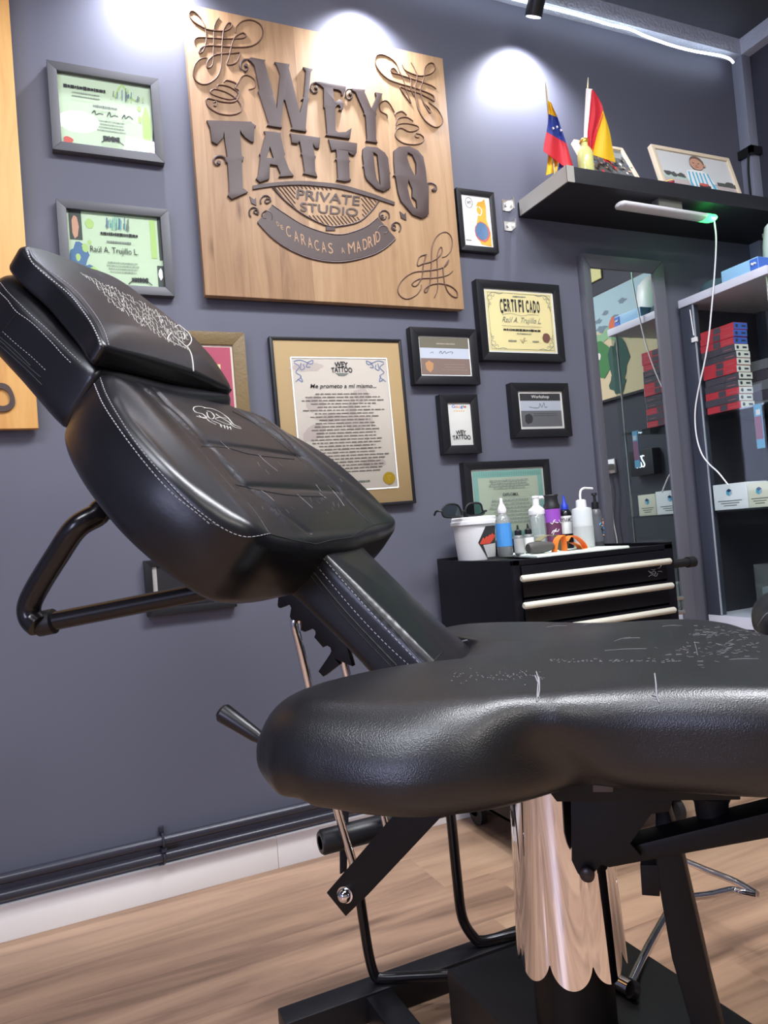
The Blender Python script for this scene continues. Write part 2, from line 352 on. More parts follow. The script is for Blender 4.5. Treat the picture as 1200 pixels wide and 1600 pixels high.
letter('letter_w', [(40,62),(60,46),(175,68),(165,85),(180,130),(235,330),(233,345),(240,352),(264,445),(290,180),(262,105),(245,82),(365,100),(357,130),(445,480),(472,372),(452,380),(475,355),(490,155),(468,122),(545,138),(530,155),(510,355),(516,375),(505,400),(490,600),(497,628),(372,608),(385,590),(330,385),(318,375),(295,570),(305,597),(187,578),(200,560),(125,330),(118,310),(128,290),(90,110),(65,80)], ZA,
       curls=[([(55,60),(10,60),(-15,90),(-12,130),(20,150),(38,125),(25,105)], 3.2)])
letter('letter_e', [(560,238),(605,236),(805,275),(800,300),(785,335),(772,345),(768,315),(745,300),(703,292),(712,385),(728,392),(748,376),(770,385),(785,410),(780,450),(765,462),(748,455),(765,438),(752,420),(738,418),(720,440),(722,615),(740,632),(800,630),(848,598),(835,682),(645,655),(658,640),(640,445),(630,435),(632,400),(630,285),(600,262)], ZA,
       curls=[([(600,246),(560,242),(535,262),(535,295),(555,318),(580,310),(582,290),(572,280)], 3.0)])
letter('letter_y', [(850,288),(955,300),(950,320),(1003,445),(1045,350),(1033,318),(1090,330),(1080,355),(1037,475),(1045,490),(1035,512),(1040,690),(1053,714),(960,700),(970,685),(958,502),(945,490),(948,475),(880,320),(852,305)], ZA,
       curls=[([(860,295),(825,290),(805,310),(805,345),(825,370),(850,360),(852,338),(840,328)], 3.0)])
letter('large_letter_t', [(75,215),(475,228),(480,240),(518,265),(500,280),(497,410),(470,405),(420,370),(388,330),(372,300),(388,530),(408,545),(402,575),(388,582),(398,820),(445,855),(300,920),(262,885),(277,855),(262,600),(245,575),(245,555),(260,540),(235,380),(230,320),(222,370),(170,430),(120,405),(105,280)], ZBm,
       curls=[([(255,590),(240,548),(205,530),(165,535),(142,565),(150,600),(175,608),(185,590)], 3.6)])
letter('letter_a', [(585,310),(740,325),(735,345),(768,500),(776,520),(768,540),(815,660),(855,712),(720,720),(735,690),(705,618),(640,608),(635,740),(550,770),(515,735),(535,700),(555,535),(545,515),(560,500),(600,340)], ZBm, holes=[[(640,450),(612,550),(672,552)]])
letter('middle_letter_t', [(818,330),(1090,370),(1080,470),(1045,460),(1022,420),(1040,530),(1052,540),(1040,572),(1045,670),(1065,722),(935,690),(950,670),(930,530),(916,515),(925,500),(905,400),(890,425),(835,415),(830,360)], ZBm)
letter('right_letter_t', [(80,220),(350,262),(345,350),(320,378),(285,362),(266,340),(275,420),(287,430),(275,445),(280,590),(297,606),(240,622),(155,605),(170,590),(160,425),(143,413),(160,395),(152,320),(110,332),(95,270)], ZCm)
letter('letter_o', [(405,310),(435,290),(540,300),(610,350),(640,400),(655,530),(664,542),(655,560),(662,680),(600,715),(530,690),(440,600),(425,560),(415,490),(403,475),(412,460),(400,370)], ZCm, holes=[[(500,345),(520,520),(535,600),(570,655),(560,560),(540,370)]])
letter('large_letter_o', [(695,330),(740,295),(840,290),(920,330),(970,390),(990,500),(1005,640),(1020,660),(1020,930),(960,965),(870,930),(760,800),(735,720),(710,570),(690,562),(705,545),(695,430)], ZCm,
       holes=[[(825,345),(818,400),(845,480),(885,560),(905,560),(905,450),(870,370)], [(830,600),(822,680),(845,780),(880,860),(915,880),(905,800),(868,765),(868,690)]],
       curls=[([(1005,660),(1020,635),(1055,632),(1090,655),(1098,690),(1080,705),(1068,695)], 3.2)])
def flourish(name, strokes, z, w=2.0, m=None):
    mb = MB()
    for st in strokes:
        L = smoothline([S(p, *z, dy=0.002) for p in st], 7); n = len(L)
        mb.tube(L, [0.001*w*(0.55+0.45*math.sin(math.pi*(0.08+0.84*i/n))) for i in range(n)], 8, flat=((0, 1, 0), 1.3))
    return build(name, mb, m or M_engrave, t, smooth=True)
flourish('upper_left_flourish', [[(150,140),(130,100),(80,50),(42,45),(30,75),(70,130),(140,175),(200,200),(290,210),(350,205),(390,175),(385,145),(360,145),(335,180),(320,220),(310,330),(305,430),(300,520),(270,600),(210,650),(150,665),(95,640),(65,585),(75,510),(110,460),(150,440),(185,440)],
  [(150,140),(165,180),(175,270),(165,340),(145,385),(120,400),(115,380),(140,350),(200,335),(300,340),(420,348),(520,345),(590,325),(640,280),(660,220),(640,160),(590,125),(530,115),(470,135),(430,180),(425,225)],
  [(75,305),(80,280),(120,265),(230,270),(330,275),(430,275),(490,270),(515,250),(490,225),(450,240),(415,270),(390,340),(370,430),(355,495),(430,480),(462,400),(400,400),(300,405),(240,420),(190,465),(180,510),(200,525),(230,490),(235,400),(238,300),(240,200),(255,140),(285,95)]], Z1)
coilL = [[(325,650),(350,630),(420,650),(440,675)], [(268,700),(280,670),(360,680),(430,720),(445,745)],
  [(440,755),(400,790),(330,785),(230,750),(212,725),(250,705),(330,725),(410,770),(470,840),(465,900),(380,925),(280,910),(200,860),(175,810),(190,785),(240,795),(330,815),(410,815),(448,780),(455,720),(425,695),(450,650),(480,600),(530,588),(590,630),(590,690),(538,710)], [(240,820),(262,812),(258,850),(240,845)]]
flourish('left_coil_ornament', coilL, Z1)
flourish('upper_right_flourish', [[(735,290),(700,210),(640,160),(570,138),(528,160),(530,220),(570,290),(640,350),(730,385),(850,420),(950,455),(1020,490),(1028,535),(990,515),(900,470),(800,440),(735,415),(780,490),(830,550),(800,470),(760,340),(735,290)],
  [(720,300),(690,258),(658,262),(670,292),(720,305),(790,330),(900,365),(1000,400),(1045,430)],
  [(755,225),(780,270),(850,305),(920,320),(1000,300),(1035,260),(1020,215),(980,215),(945,260),(940,340),(910,430),(925,520),(960,590),(990,635),(995,610),(960,570),(930,545)],
  [(830,205),(865,270),(880,330),(862,430),(875,520),(890,600),(950,700),(1030,755),(1085,740),(1100,690),(1060,610),(980,545)], [(800,300),(828,360),(830,430),(860,500)]], Z2)
flourish('right_coil_ornament', [[(630,680),(622,650),(572,620),(565,560),(610,530),(650,560),(690,630)], [(695,665),(700,640),(750,622),(795,655)], [(700,740),(720,685),(790,672),(850,705)],
  [(700,770),(715,735),(790,725),(880,745),(890,775),(820,795),(745,765),(705,785),(700,840),(760,890),(850,905),(920,890),(940,850),(912,820),(872,812),(868,840),(900,845)]], Z2)
flourish('lower_right_flourish', [[(840,570),(900,550),(960,480),(985,380),(970,280),(920,220),(860,208),(780,250),(720,340),(690,450),(685,600),(680,700),(670,850),(660,960),(620,1060),(590,1075),(590,1030),(650,980),(760,950),(880,960),(980,1000),(1050,1070),(1055,1140),(1000,1140),(930,1080),(880,970),(860,850),(855,730),(890,670),(930,610),(920,650),(880,700),(800,735),(700,755),(560,770),(440,785),(330,840),(240,930),(200,1030),(220,1110),(290,1165),(370,1165),(470,1110),(530,1030),(540,970)],
  [(990,770),(930,820),(840,850),(700,870),(560,875),(480,895),(410,945),(415,980),(460,985),(510,930),(550,840),(570,680),(600,560),(607,530),(510,570),(482,690),(560,665),(660,640),(760,590),(830,510),(835,440),(810,430),(780,490),(765,590),(770,700),(775,900),(770,1050),(725,1150)]], ZEm, 1.9)
# lens with PRIVATE STUDIO
def Dp(x, y, dy=0.0): return S((x, y), *ZDm, dy=dy)
mb = MB(); top = smoothline([(108,127),(240,108),(400,97),(540,103),(700,122),(880,172),(980,208),(1058,238)], 6); bot = smoothline([(1058,258),(980,232),(880,200),(700,150),(540,130),(400,122),(240,132),(108,152)], 6)
mb.prism([Dp(x, y, 0.006) for x, y in top+bot], (0, 0.006, 0))
la = smoothline([(238,138),(330,235),(450,325),(600,396),(700,398),(820,368),(900,300),(952,232)], 8)
mb.tube([Dp(x, y, 0.003) for x, y in la], 0.0022, 8, flat=((0, 1, 0), 1.2))
def ytop(x): return float(np.interp(x, [p[0] for p in bot[::-1]], [p[1] for p in bot[::-1]]))
def ybot(x): return float(np.interp(x, [p[0] for p in la], [p[1] for p in la]))
for k in range(-20, 60):
    c = 240+k*26; seg = []                        # down-right hatching
    for s_ in np.linspace(0, 340, 70):
        x = c+s_*0.82; y = 60+s_
        ins = 245 < x < 948 and ytop(x)+4 < y < ybot(x)-4
        tx = (395 < x < 832 and 150+(x-395)*0.05 < y < 258+(x-395)*0.05) or (412 < x < 838 and 240 < y < 345 and y < 320+(x-412)*0.03)
        if ins and not tx: seg.append((x, y))
        else:
            if len(seg) > 3: mb.tube([Dp(*seg[0], 0.002), Dp(*seg[-1], 0.002)], 0.0012, 6)
            seg = []
    if len(seg) > 3: mb.tube([Dp(*seg[0], 0.002), Dp(*seg[-1], 0.002)], 0.0012, 6)
mb.prism([Dp(*p, 0.004) for p in ((598,398),(660,398),(660,428),(598,428))], (0, 0.004, 0))
build('hatched_lens', mb, M_letter, t)
mb = MB()
def quadtext(mb, s, tl, tr, br, bl, dy, Zm, bold=0.0, m=None, serif=True):
    f = lambda a, b: S(((1-b)*((1-a)*bl[0]+a*br[0])+b*((1-a)*tl[0]+a*tr[0]), (1-b)*((1-a)*bl[1]+a*br[1])+b*((1-a)*tl[1]+a*tr[1])), *Zm, dy=dy)
    add_text(mb, s, f, m, bold)
quadtext(mb, 'PRIVATE', (405,152), (828,200), (822,262), (402,215), 0.0035, ZDm, 0.012)
quadtext(mb, 'STUDIO', (425,238), (815,282), (812,335), (428,298), 0.0035, ZDm, 0.012)
build('small_lettering', mb, M_letter, t)
# ribbon
tp = smoothline([(235,262),(330,328),(450,400),(600,452),(720,460),(860,412),(948,345)], 6); bt = smoothline([(1062,478),(1000,535),(900,588),(720,630),(560,622),(400,572),(250,482),(140,368)], 6)
mb = MB(); mb.prism([Dp(x, y, 0.004) for x, y in tp+bt], (0, 0.004, 0))
rib = build('ribbon', mb, M_letter, t)
mb = MB()
for ln, w in ((bt, 0.0022), (tp, 0.0015)): mb.tube([Dp(x, y+ (8 if ln is bt else -6), 0.003) for x, y in ln], w, 6)
for cx, cy, sg in ((160, 270, 1), (1020, 370, -1)):
    for dx, dy2, r0, turn, ph in ((40,-42,44,sg,2.6 if sg>0 else 0.5), (-40,34,42,sg,2.2 if sg>0 else 0.9), (34,62,46,-sg,0.6 if sg>0 else 2.5), (44,-34,24,-sg,0), (-34,36,22,-sg,1)):
        q = np.linspace(0, 5.4, 26); mb.tube([Dp(cx+sg*dx+(r0*(1-a/8))*math.cos(turn*a+ph), cy+dy2+(r0*(1-a/8))*math.sin(turn*a+ph), 0.003) for a in q], 0.0021, 6)
    mb.prism([Dp(cx-sg*72+a, cy-70+b, 0.004) for a, b in ((0,0),(28,22),(40,8),(44,60),(10,44))], (0, 0.004, 0))
build('scroll_ends', mb, M_letter, t)
mb = MB()
txt = [('D', 275, 385), ('E', 303, 408), ('C', 345, 435), ('A', 398, 468), ('R', 445, 490), ('A', 490, 510), ('C', 535, 528), ('A', 582, 540), ('S', 628, 548), ('A', 710, 562), ('M', 768, 545), ('A', 815, 535), ('D', 860, 520), ('R', 895, 505), ('I', 922, 490), ('D', 945, 470)]
for i, (c, x, y) in enumerate(txt):
    if c == 'A' and x == 710: hw, hh = 11, 20
    elif i < 2: hw, hh = 8, 15
    else: hw, hh = (4 if c == 'I' else 22 if c == 'M' else 15), 36
    sl = 0.30 if x < 560 else (-0.05 if x < 740 else -0.45)
    quadtext(mb, c, (x-hw-4, y-hh-hw*sl*0.6), (x+hw-4, y-hh+hw*sl*0.6), (x+hw+4, y+hh+hw*sl*0.6), (x-hw+4, y+hh-hw*sl*0.6), 0.0046, ZDm, 0.0)
build('ribbon_lettering', mb, mat('recessed_pine', (170, 134, 98), 0.6), rib)

# second sign, mostly outside the frame
t = thing('wooden_sign_board', (-0.4, SY, 1.19), 'yellow pine sign board cut off by the left edge, behind the headrest', 'sign')
build('board', MB().box((-0.79, SY, 1.190), (0.006, YB-0.012, 2.0+0.33)), M_sign2, t, bevel=0.0015)
mb = MB(); o = [atY(x, y, SY-0.006) for x, y in smoothline([(-16,604),(0,598),(14,603),(22,618),(23,632),(14,641),(2,643),(-12,640),(-20,625)], 4, True)]
i_ = [atY(x, y, SY-0.006) for x, y in smoothline([(-8,611),(2,607),(11,612),(15,621),(14,630),(6,634),(-5,632),(-11,622)], 4, True)]
mb.prism(o, (0, 0.006, 0), None, [i_]); build('letter_o', mb, M_letter, t)

# ================================================================ FRAMED SHEETS
class Page:
    def __init__(s, x0, x1, z0, z1, Y, rot=0.0): s.x0, s.x1, s.z0, s.z1, s.Y = x0, x1, z0, z1, Y; s.c = np.array([(x0+x1)/2, (z0+z1)/2]); s.rot = rot; s.k = 0; s.art = MB(); s.txt = MB()
    def p(s, a, b, lay=None):
        q = np.array([s.x0+(s.x1-s.x0)*a, s.z0+(s.z1-s.z0)*b])-s.c; ca, sa = math.cos(s.rot), math.sin(s.rot)
        q = s.c+np.array([ca*q[0]-sa*q[1], sa*q[0]+ca*q[1]]); return np.array([q[0], s.Y-0.00006*(s.k if lay is None else lay), q[1]])
    def rect(s, a0, b0, a1, b1, m, mb=None): s.k += 1; (mb or s.art).add([s.p(a0, b0), s.p(a1, b0), s.p(a1, b1), s.p(a0, b1)], [(0, 1, 2, 3)], m)
    def poly(s, pts, m, mb=None):
        s.k += 1; P = [s.p(a, b) for a, b in pts]; tri = tessellate_polygon([[Vector(q) for q in P]]); (mb or s.art).add(P, [tuple(t_) for t_ in tri], m)
    def blob(s, a, b, ra, rb, m, j=0.15, n=14): s.poly([(a+ra*(1+random.uniform(-j, j))*math.cos(q), b+rb*(1+random.uniform(-j, j))*math.sin(q)) for q in np.linspace(0, 2*math.pi, n, endpoint=False)], m)
    def text(s, a0, b0, a1, b1, st, m, bold=0.0, shear=0.0, arc=0.0):
        s.k += 1; add_text(s.txt, st, lambda a, b: s.p(a0+(a1-a0)*a, b0+(b1-b0)*b+arc*(1-(2*a-1)**2)), m, bold, shear)
    def lines(s, a0, a1, b0, b1, n, m, h=0.4, vary=0.25):
        s.k += 1; st = (b1-b0)/n
        for i in range(n):
            b = b1-st*(i+0.5); v = random.uniform(0, vary); x = a0+(a1-a0)*v/2; xe = a1-(a1-a0)*v/2
            while x < xe:
                w = random.uniform(0.018, 0.06)*(a1-a0)*1.6; w = min(w, xe-x); hh = st*h*random.uniform(0.38, 0.6)
                s.txt.add([s.p(x, b-hh), s.p(x+w, b-hh), s.p(x+w, b+hh), s.p(x, b+hh)], [(0, 1, 2, 3)], m); x += w+(a1-a0)*0.012
    def stroke(s, pts, w, m, mb=None):
        s.k += 1; L = smoothline([np.array(p) for p in pts], 5); mbb = mb or s.art; P = [s.p(*q) for q in L]; W = np.array([0, 0, 0.0])
        vs_ = []
        for i, q in enumerate(P):
            t_ = P[min(i+1, len(P)-1)]-P[max(i-1, 0)]; nrm = np.array([-t_[2], 0, t_[0]]); nrm /= np.linalg.norm(nrm)+1e-9; vs_ += [q-nrm*w/2, q+nrm*w/2]
        mbb.add(vs_, [(2*i, 2*i+1, 2*i+3, 2*i+2) for i in range(len(P)-1)], m)
def picture(name, lab, cat, rect, depth, border, fm, paper, pw=0.0, draw=None, rot=0.0, pm=None, glass=True, inner_rect=None, lip=0.006, ptex='print'):
    x0, x1, z0, z1 = rect; Yf = YB-depth; c = np.array([(x0+x1)/2, (z0+z1)/2]); ca, sa = math.cos(rot), math.sin(rot)
    def R(x, y, z): q = np.array([x, z])-c; return (c[0]+ca*q[0]-sa*q[1], y, c[1]+sa*q[0]+ca*q[1])
    t = thing(name, (c[0], YB-depth/2, z0), lab, cat, None)
    o = [(x0, z0), (x1, z0), (x1, z1), (x0, z1)]; i = [(x0+border, z0+border), (x1-border, z0+border), (x1-border, z1-border), (x0+border, z1-border)]
    mb = MB()
    for k in range(4):
        a, b = o[k], o[(k+1) % 4]; d, e = i[k], i[(k+1) % 4]
        mb.hexa([R(a[0], Yf, a[1]), R(b[0], Yf, b[1]), R(b[0], YB-0.001, b[1]), R(a[0], YB-0.001, a[1]), R(d[0], Yf, d[1]), R(e[0], Yf, e[1]), R(e[0], YB-0.001, e[1]), R(d[0], YB-0.001, d[1])])
    build('frame', mb, fm, t, bevel=0.0012)
    Yp = YB-depth+lip
    bp = [R(i[k][0], Yp, i[k][1]) for k in range(4)]; bq = [R(i[k][0], YB-0.002, i[k][1]) for k in range(4)]
    mb = MB(); mb.hexa([bp[0], bp[1], bq[1], bq[0], bp[3], bp[2], bq[2], bq[3]])
    mount = build('mount' if pw or inner_rect else 'printed_sheet', mb, pm if (pw or inner_rect) else paper, t)
    if inner_rect: px0, px1, pz0, pz1 = inner_rect
    else: px0, px1, pz0, pz1 = x0+border+pw, x1-border-pw, z0+border+pw, z1-border-pw
    pg = Page(px0, px1, pz0, pz1, Yp-0.0004, rot)
    if pw or inner_rect: pg_m = MB().add([pg.p(0, 0), pg.p(1, 0), pg.p(1, 1), pg.p(0, 1)], [(0, 1, 2, 3)]); sheet = build('printed_sheet', pg_m, paper, t)
    else: sheet = mount
    if draw:
        draw(pg)
        if pg.art.f: build('printed_artwork', pg.art, None, sheet)
        if pg.txt.f: build('lettering', pg.txt, None, sheet)
    if glass:
        g = Yf+0.002; P = [R(i[k][0], g, i[k][1]) for k in range(4)]; build('glass', MB().add(P, [(0, 1, 2, 3)]), M_glass, t)
    return t
pgreen = mat('pale_green_paper', (188, 208, 176), 0.7); lime = mat('lime_ink', (168, 200, 120), 0.7); blueink = mat('blue_ink', (84, 116, 150), 0.7); teal = mat('teal_ink', (120, 190, 176), 0.7)
dkphoto = mat('dark_photo_ink', (70, 78, 72), 0.7); redink = mat('red_ink', (196, 90, 80), 0.7); skin = mat('skin_ink', (196, 150, 124), 0.7)
def d1(p):
    p.blob(0.93, 0.4, 0.05, 0.3, lime); p.blob(0.92, 0.12, 0.05, 0.09, lime); p.blob(0.86, 0.5, 0.02, 0.05, lime); p.blob(0.86, 0.66, 0.02, 0.04, lime)
    p.stroke([(0.60, 0.78), (0.66, 0.93), (0.70, 0.96), (0.76, 0.82), (0.84, 0.76)], 0.004, lime)
    for k in range(26): a = random.uniform(0.55, 0.92); p.stroke([(a, random.uniform(0.72, 0.8)), (a+0.01, random.uniform(0.82, 0.94)-abs(a-0.72)*0.5)], 0.0016, random.choice([blueink, lime, M_inkg]))
    p.lines(0.06, 0.5, 0.79, 0.87, 1, M_ink, 0.5, 0)
    p.lines(0.14, 0.44, 0.68, 0.78, 2, M_inkg, 0.25); p.lines(0.35, 0.62, 0.57, 0.63, 1, M_inkg, 0.5)
    p.stroke([(0.34,0.49),(0.37,0.53),(0.38,0.48),(0.42,0.50),(0.46,0.49)], 0.0022, M_ink); p.stroke([(0.50,0.47),(0.53,0.54),(0.54,0.48),(0.58,0.5),(0.62,0.49)], 0.0022, M_ink); p.stroke([(0.66,0.47),(0.69,0.53),(0.7,0.48),(0.74,0.52),(0.78,0.48)], 0.0022, M_ink)
    p.lines(0.38, 0.7, 0.24, 0.42, 4, M_inkg, 0.28); p.lines(0.44, 0.62, 0.11, 0.19, 1, M_ink, 0.9, 0)
    p.stroke([(0.42,0.09),(0.5,0.15),(0.58,0.15),(0.66,0.08)], 0.002, M_ink); p.blob(0.07, 0.06, 0.05, 0.05, redink); p.blob(0.95, 0.09, 0.025, 0.08, redink); p.poly([(0.97,0),(0.99,0.3),(1,0.4),(1,0)], dkphoto)
def d2(p):
    p.rect(0.02, 0.6, 0.15, 1, dkphoto); p.blob(0.08, 0.78, 0.035, 0.17, skin); p.blob(0.1, 0.35, 0.1, 0.18, blueink, 0.35); p.blob(0.09, 0.36, 0.025, 0.05, lime); p.blob(0.17, 0.22, 0.07, 0.05, blueink, 0.5); p.blob(0.05, 0.1, 0.06, 0.1, dkphoto)
    p.blob(0.23, 0.84, 0.045, 0.07, lime); p.blob(0.17, 0.5, 0.035, 0.06, lime); p.blob(0.24, 0.17, 0.05, 0.08, lime); p.blob(0.22, 0.58, 0.02, 0.03, lime)
    p.rect(0.88, 0.42, 0.94, 0.97, lime); p.rect(0.965, 0.4, 1, 1, dkphoto); p.rect(0.93, 0, 1, 0.32, dkphoto); p.blob(0.965, 0.2, 0.025, 0.08, M_paper)
    for k in range(30): a = random.uniform(0.4, 0.65); p.stroke([(a, random.uniform(0.76, 0.82)), (a+0.008, random.uniform(0.86, 0.99)-abs(a-0.53)*0.3)], 0.0016, random.choice([blueink, M_inkg, teal]))
    p.lines(0.34, 0.74, 0.68, 0.75, 1, M_ink, 0.55, 0); p.lines(0.4, 0.66, 0.58, 0.63, 1, M_inkg, 0.5, 0)
    p.text(0.22, 0.42, 0.73, 0.53, 'Raúl A. Trujillo L.', M_ink, 0.0); p.lines(0.38, 0.73, 0.17, 0.34, 4, M_inkg, 0.26); p.lines(0.64, 0.82, 0.06, 0.13, 1, M_ink, 0.9, 0); p.stroke([(0.6,0.03),(0.68,0.1),(0.78,0.1),(0.86,0.03)], 0.002, M_ink)
picture('certificate_frame', 'charcoal framed green certificate with bright lamp glare, top left of the wall', 'picture frame', (0.082, 0.354, 1.8915, 2.119), 0.025, 0.0225, M_gframe, pgreen, draw=d1, lip=0.012)
picture('certificate_frame', 'charcoal framed green certificate half hidden by the black headrest', 'picture frame', (0.081, 0.354, 1.5355, 1.767), 0.025, 0.0225, M_gframe, pgreen, draw=d2, lip=0.012)
def d3(p):
    q = np.linspace(0, 2*math.pi, 24); p.stroke([(0.27+0.12*math.cos(a), 0.85+0.10*math.sin(a)) for a in q], 0.0014, M_ink); p.text(0.2, 0.82, 0.34, 0.88, 'WT', M_ink, 0.02)
    yel = mat('ochre_ink', (222, 170, 60), 0.7); p.poly([(0.55,0.62),(0.5,0.78),(0.58,0.88),(0.72,0.9),(0.82,0.96),(0.86,0.8),(0.84,0.55),(0.95,0.3),(0.95,0.02),(0.6,0.05),(0.4,0.25)], yel)
    p.blob(0.66, 0.3, 0.27, 0.2, redink, 0.05); p.blob(0.65, 0.31, 0.23, 0.17, blueink, 0.05); p.stroke([(0.55,0.8),(0.5,0.7),(0.62,0.62),(0.7,0.72),(0.6,0.8)], 0.003, M_paper); p.rect(0.06, 0.1, 0.25, 0.12, M_inkg)
picture('small_print_frame', 'small black frame with a print of blue sphere and yellow shape, beside the shelf bracket', 'picture frame', (1.243, 1.383, 1.733, 1.931), 0.025, 0.017, M_frame, M_paper, draw=d3)
cream = mat('cream_parchment', (226, 214, 160), 0.7)
def ornate(p, m, w=0.0011):
    for sx_, sy_ in ((0, 0), (1, 0), (0, 1), (1, 1)):
        X = lambda a: a if sx_ == 0 else 1-a
        Yy = lambda b: b if sy_ == 0 else 1-b
        p.stroke([(X(0.03), Yy(0.3)), (X(0.05), Yy(0.2)), (X(0.03), Yy(0.12)), (X(0.07), Yy(0.06)), (X(0.12), Yy(0.03)), (X(0.2), Yy(0.05)), (X(0.26), Yy(0.03))], w*1.6, m)
        p.stroke([(X(0.05), Yy(0.16)), (X(0.09), Yy(0.14)), (X(0.08), Yy(0.09)), (X(0.04), Yy(0.1))], w*1.3, m); p.stroke([(X(0.13), Yy(0.05)), (X(0.12), Yy(0.1)), (X(0.08), Yy(0.07))], w*1.3, m)
        p.stroke([(X(0.03), Yy(0.22)), (X(0.07), Yy(0.24)), (X(0.06), Yy(0.19))], w*1.3, m)
def d4(p):
    ornate(p, M_inkg); 
    for pts in ([(0.03,0.03),(0.97,0.03)], [(0.03,0.97),(0.97,0.97)], [(0.03,0.03),(0.03,0.97)], [(0.97,0.03),(0.97,0.97)]): p.stroke(pts, 0.001, M_inkg)
    p.lines(0.4, 0.6, 0.90, 0.94, 1, M_inkg, 0.5, 0); s = 'CERTIFICADO'
    for i, c in enumerate(s): a = 0.2+0.61*i/len(s); p.text(a, (0.66 if i else 0.62), a+(0.02 if c == 'I' else 0.043), 0.87, c, M_ink, 0.03)
    p.stroke([(0.22,0.6),(0.35,0.63),(0.5,0.6),(0.65,0.63),(0.78,0.62)], 0.001, M_inkg)
    p.text(0.21, 0.45, 0.8, 0.57, 'Raúl A. Trujillo L.', M_inkg, 0.0, 0.5)
    p.stroke([(0.2,0.42),(0.8,0.42)], 0.0008, M_ink); p.lines(0.22, 0.78, 0.33, 0.38, 1, M_ink, 0.6, 0); p.lines(0.4, 0.65, 0.28, 0.31, 1, M_inkg, 0.5)
    p.lines(0.28, 0.4, 0.15, 0.19, 1, M_inkg, 0.6, 0); p.lines(0.64, 0.74, 0.15, 0.19, 1, M_inkg, 0.6, 0); p.stroke([(0.46,0.2),(0.5,0.14),(0.53,0.23),(0.49,0.17),(0.56,0.18)], 0.001, M_ink)
    p.blob(0.86, 0.24, 0.06, 0.08, mat('wax_brown', (122, 84, 74), 0.5), 0.04, 20)
picture('certificate_frame', 'black framed cream certificate titled Certificado, right of the big carved sign', 'picture frame', (1.284, 1.605, 1.385, 1.642), 0.03, 0.026, M_frame, cream, pw=0.006, pm=M_paper, draw=d4)
brn = mat('brown_print', (128, 108, 98), 0.6); olv = mat('olive_print', (112, 106, 90), 0.6); pale = mat('pale_blue_print', (190, 196, 206), 0.6)
def d5(p):
    p.rect(0, 0.68, 1, 1, olv); p.rect(0, 0.42, 1, 0.72, pale); p.rect(0, 0, 1, 0.44, brn); p.lines(0.34, 0.72, 0.8, 0.88, 1, mat('tan_ink', (160, 150, 130), 0.7), 0.5, 0)
    p.stroke([(0.2,0.58),(0.25,0.61),(0.26,0.57)], 0.0013, M_ink); p.stroke([(0.38,0.58),(0.42,0.64),(0.44,0.57),(0.5,0.64),(0.52,0.58),(0.58,0.62),(0.66,0.62),(0.64,0.57)], 0.0015, M_ink)
    p.poly([(0.08,0.3),(0.16,0.38),(0.25,0.3),(0.23,0.14),(0.17,0.06),(0.1,0.14)], mat('tan_shield', (186, 140, 96), 0.6)); p.lines(0.4, 0.95, 0.1, 0.32, 3, mat('brown_ink2', (150, 130, 118), 0.7), 0.2)
picture('certificate_frame', 'small black frame with brown and grey banded certificate, left of the cream certificate', 'picture frame', (1.037, 1.268, 1.307, 1.481), 0.03, 0.026, M_frame, M_paper, pw=0.004, pm=M_paper, draw=d5)
def d6(p):
    cols = [mat('g_blue', (66, 110, 220), 0.7), mat('g_red', (214, 70, 60), 0.7), mat('g_yellow', (240, 180, 50), 0.7), mat('g_blue'), mat('g_green', (70, 160, 90), 0.7), mat('g_red')]
    x = 0.2
    for c, m, w in zip('Google', cols, (0.13, 0.1, 0.1, 0.1, 0.03, 0.1)): lo = 0.865 if c == 'g' else 0.885; p.text(x, lo, x+w, 0.955 if c in 'Gl' else 0.93, c, m, 0.01); x += w+0.012
    for k in range(5): a = 0.3+0.1*k; p.poly([(a+0.035*(1 if i % 2 else 0.45)*math.sin(i*math.pi/5), 0.81+0.02*(1 if i % 2 else 0.45)*math.cos(i*math.pi/5)) for i in range(10)], mat('g_yellow'))
    p.text(0.28, 0.24, 0.72, 0.34, 'WEY', M_ink, 0.03, 0, 0.02); p.text(0.12, 0.12, 0.9, 0.23, 'TATTOO', M_ink, 0.03, 0, 0.02)
picture('review_card_frame', 'small portrait black frame with white review card headed Google, below the banded certificate', 'picture frame', (1.118, 1.252, 1.093, 1.276), 0.03, 0.026, M_frame, M_paper, draw=d6)
def d7(p):
    p.rect(0, 0, 1, 1, mat('grey_print', (112, 114, 118), 0.6)); p.rect(0, 0.78, 1, 1, mat('dark_print', (62, 62, 64), 0.6)); p.rect(0, 0.48, 1, 0.78, pale)
    p.text(0.28, 0.83, 0.72, 0.95, 'Workshop', M_paper, 0.01); p.stroke([(0.2,0.6),(0.35,0.56),(0.45,0.58),(0.48,0.7),(0.52,0.58),(0.58,0.72),(0.6,0.58),(0.66,0.6)], 0.0015, M_ink); p.blob(0.17, 0.24, 0.1, 0.16, mat('dark_print'))
    p.lines(0.3, 0.9, 0.3, 0.42, 2, mat('dark_print'), 0.2)
picture('certificate_frame', 'small black frame with grey certificate titled Workshop, under the cream certificate', 'picture frame', (1.379, 1.606, 1.138, 1.314), 0.03, 0.026, M_frame, M_paper, pw=0.008, pm=M_paper, draw=d7)
mint = mat('mint_guilloche', (158, 208, 196), 0.7)
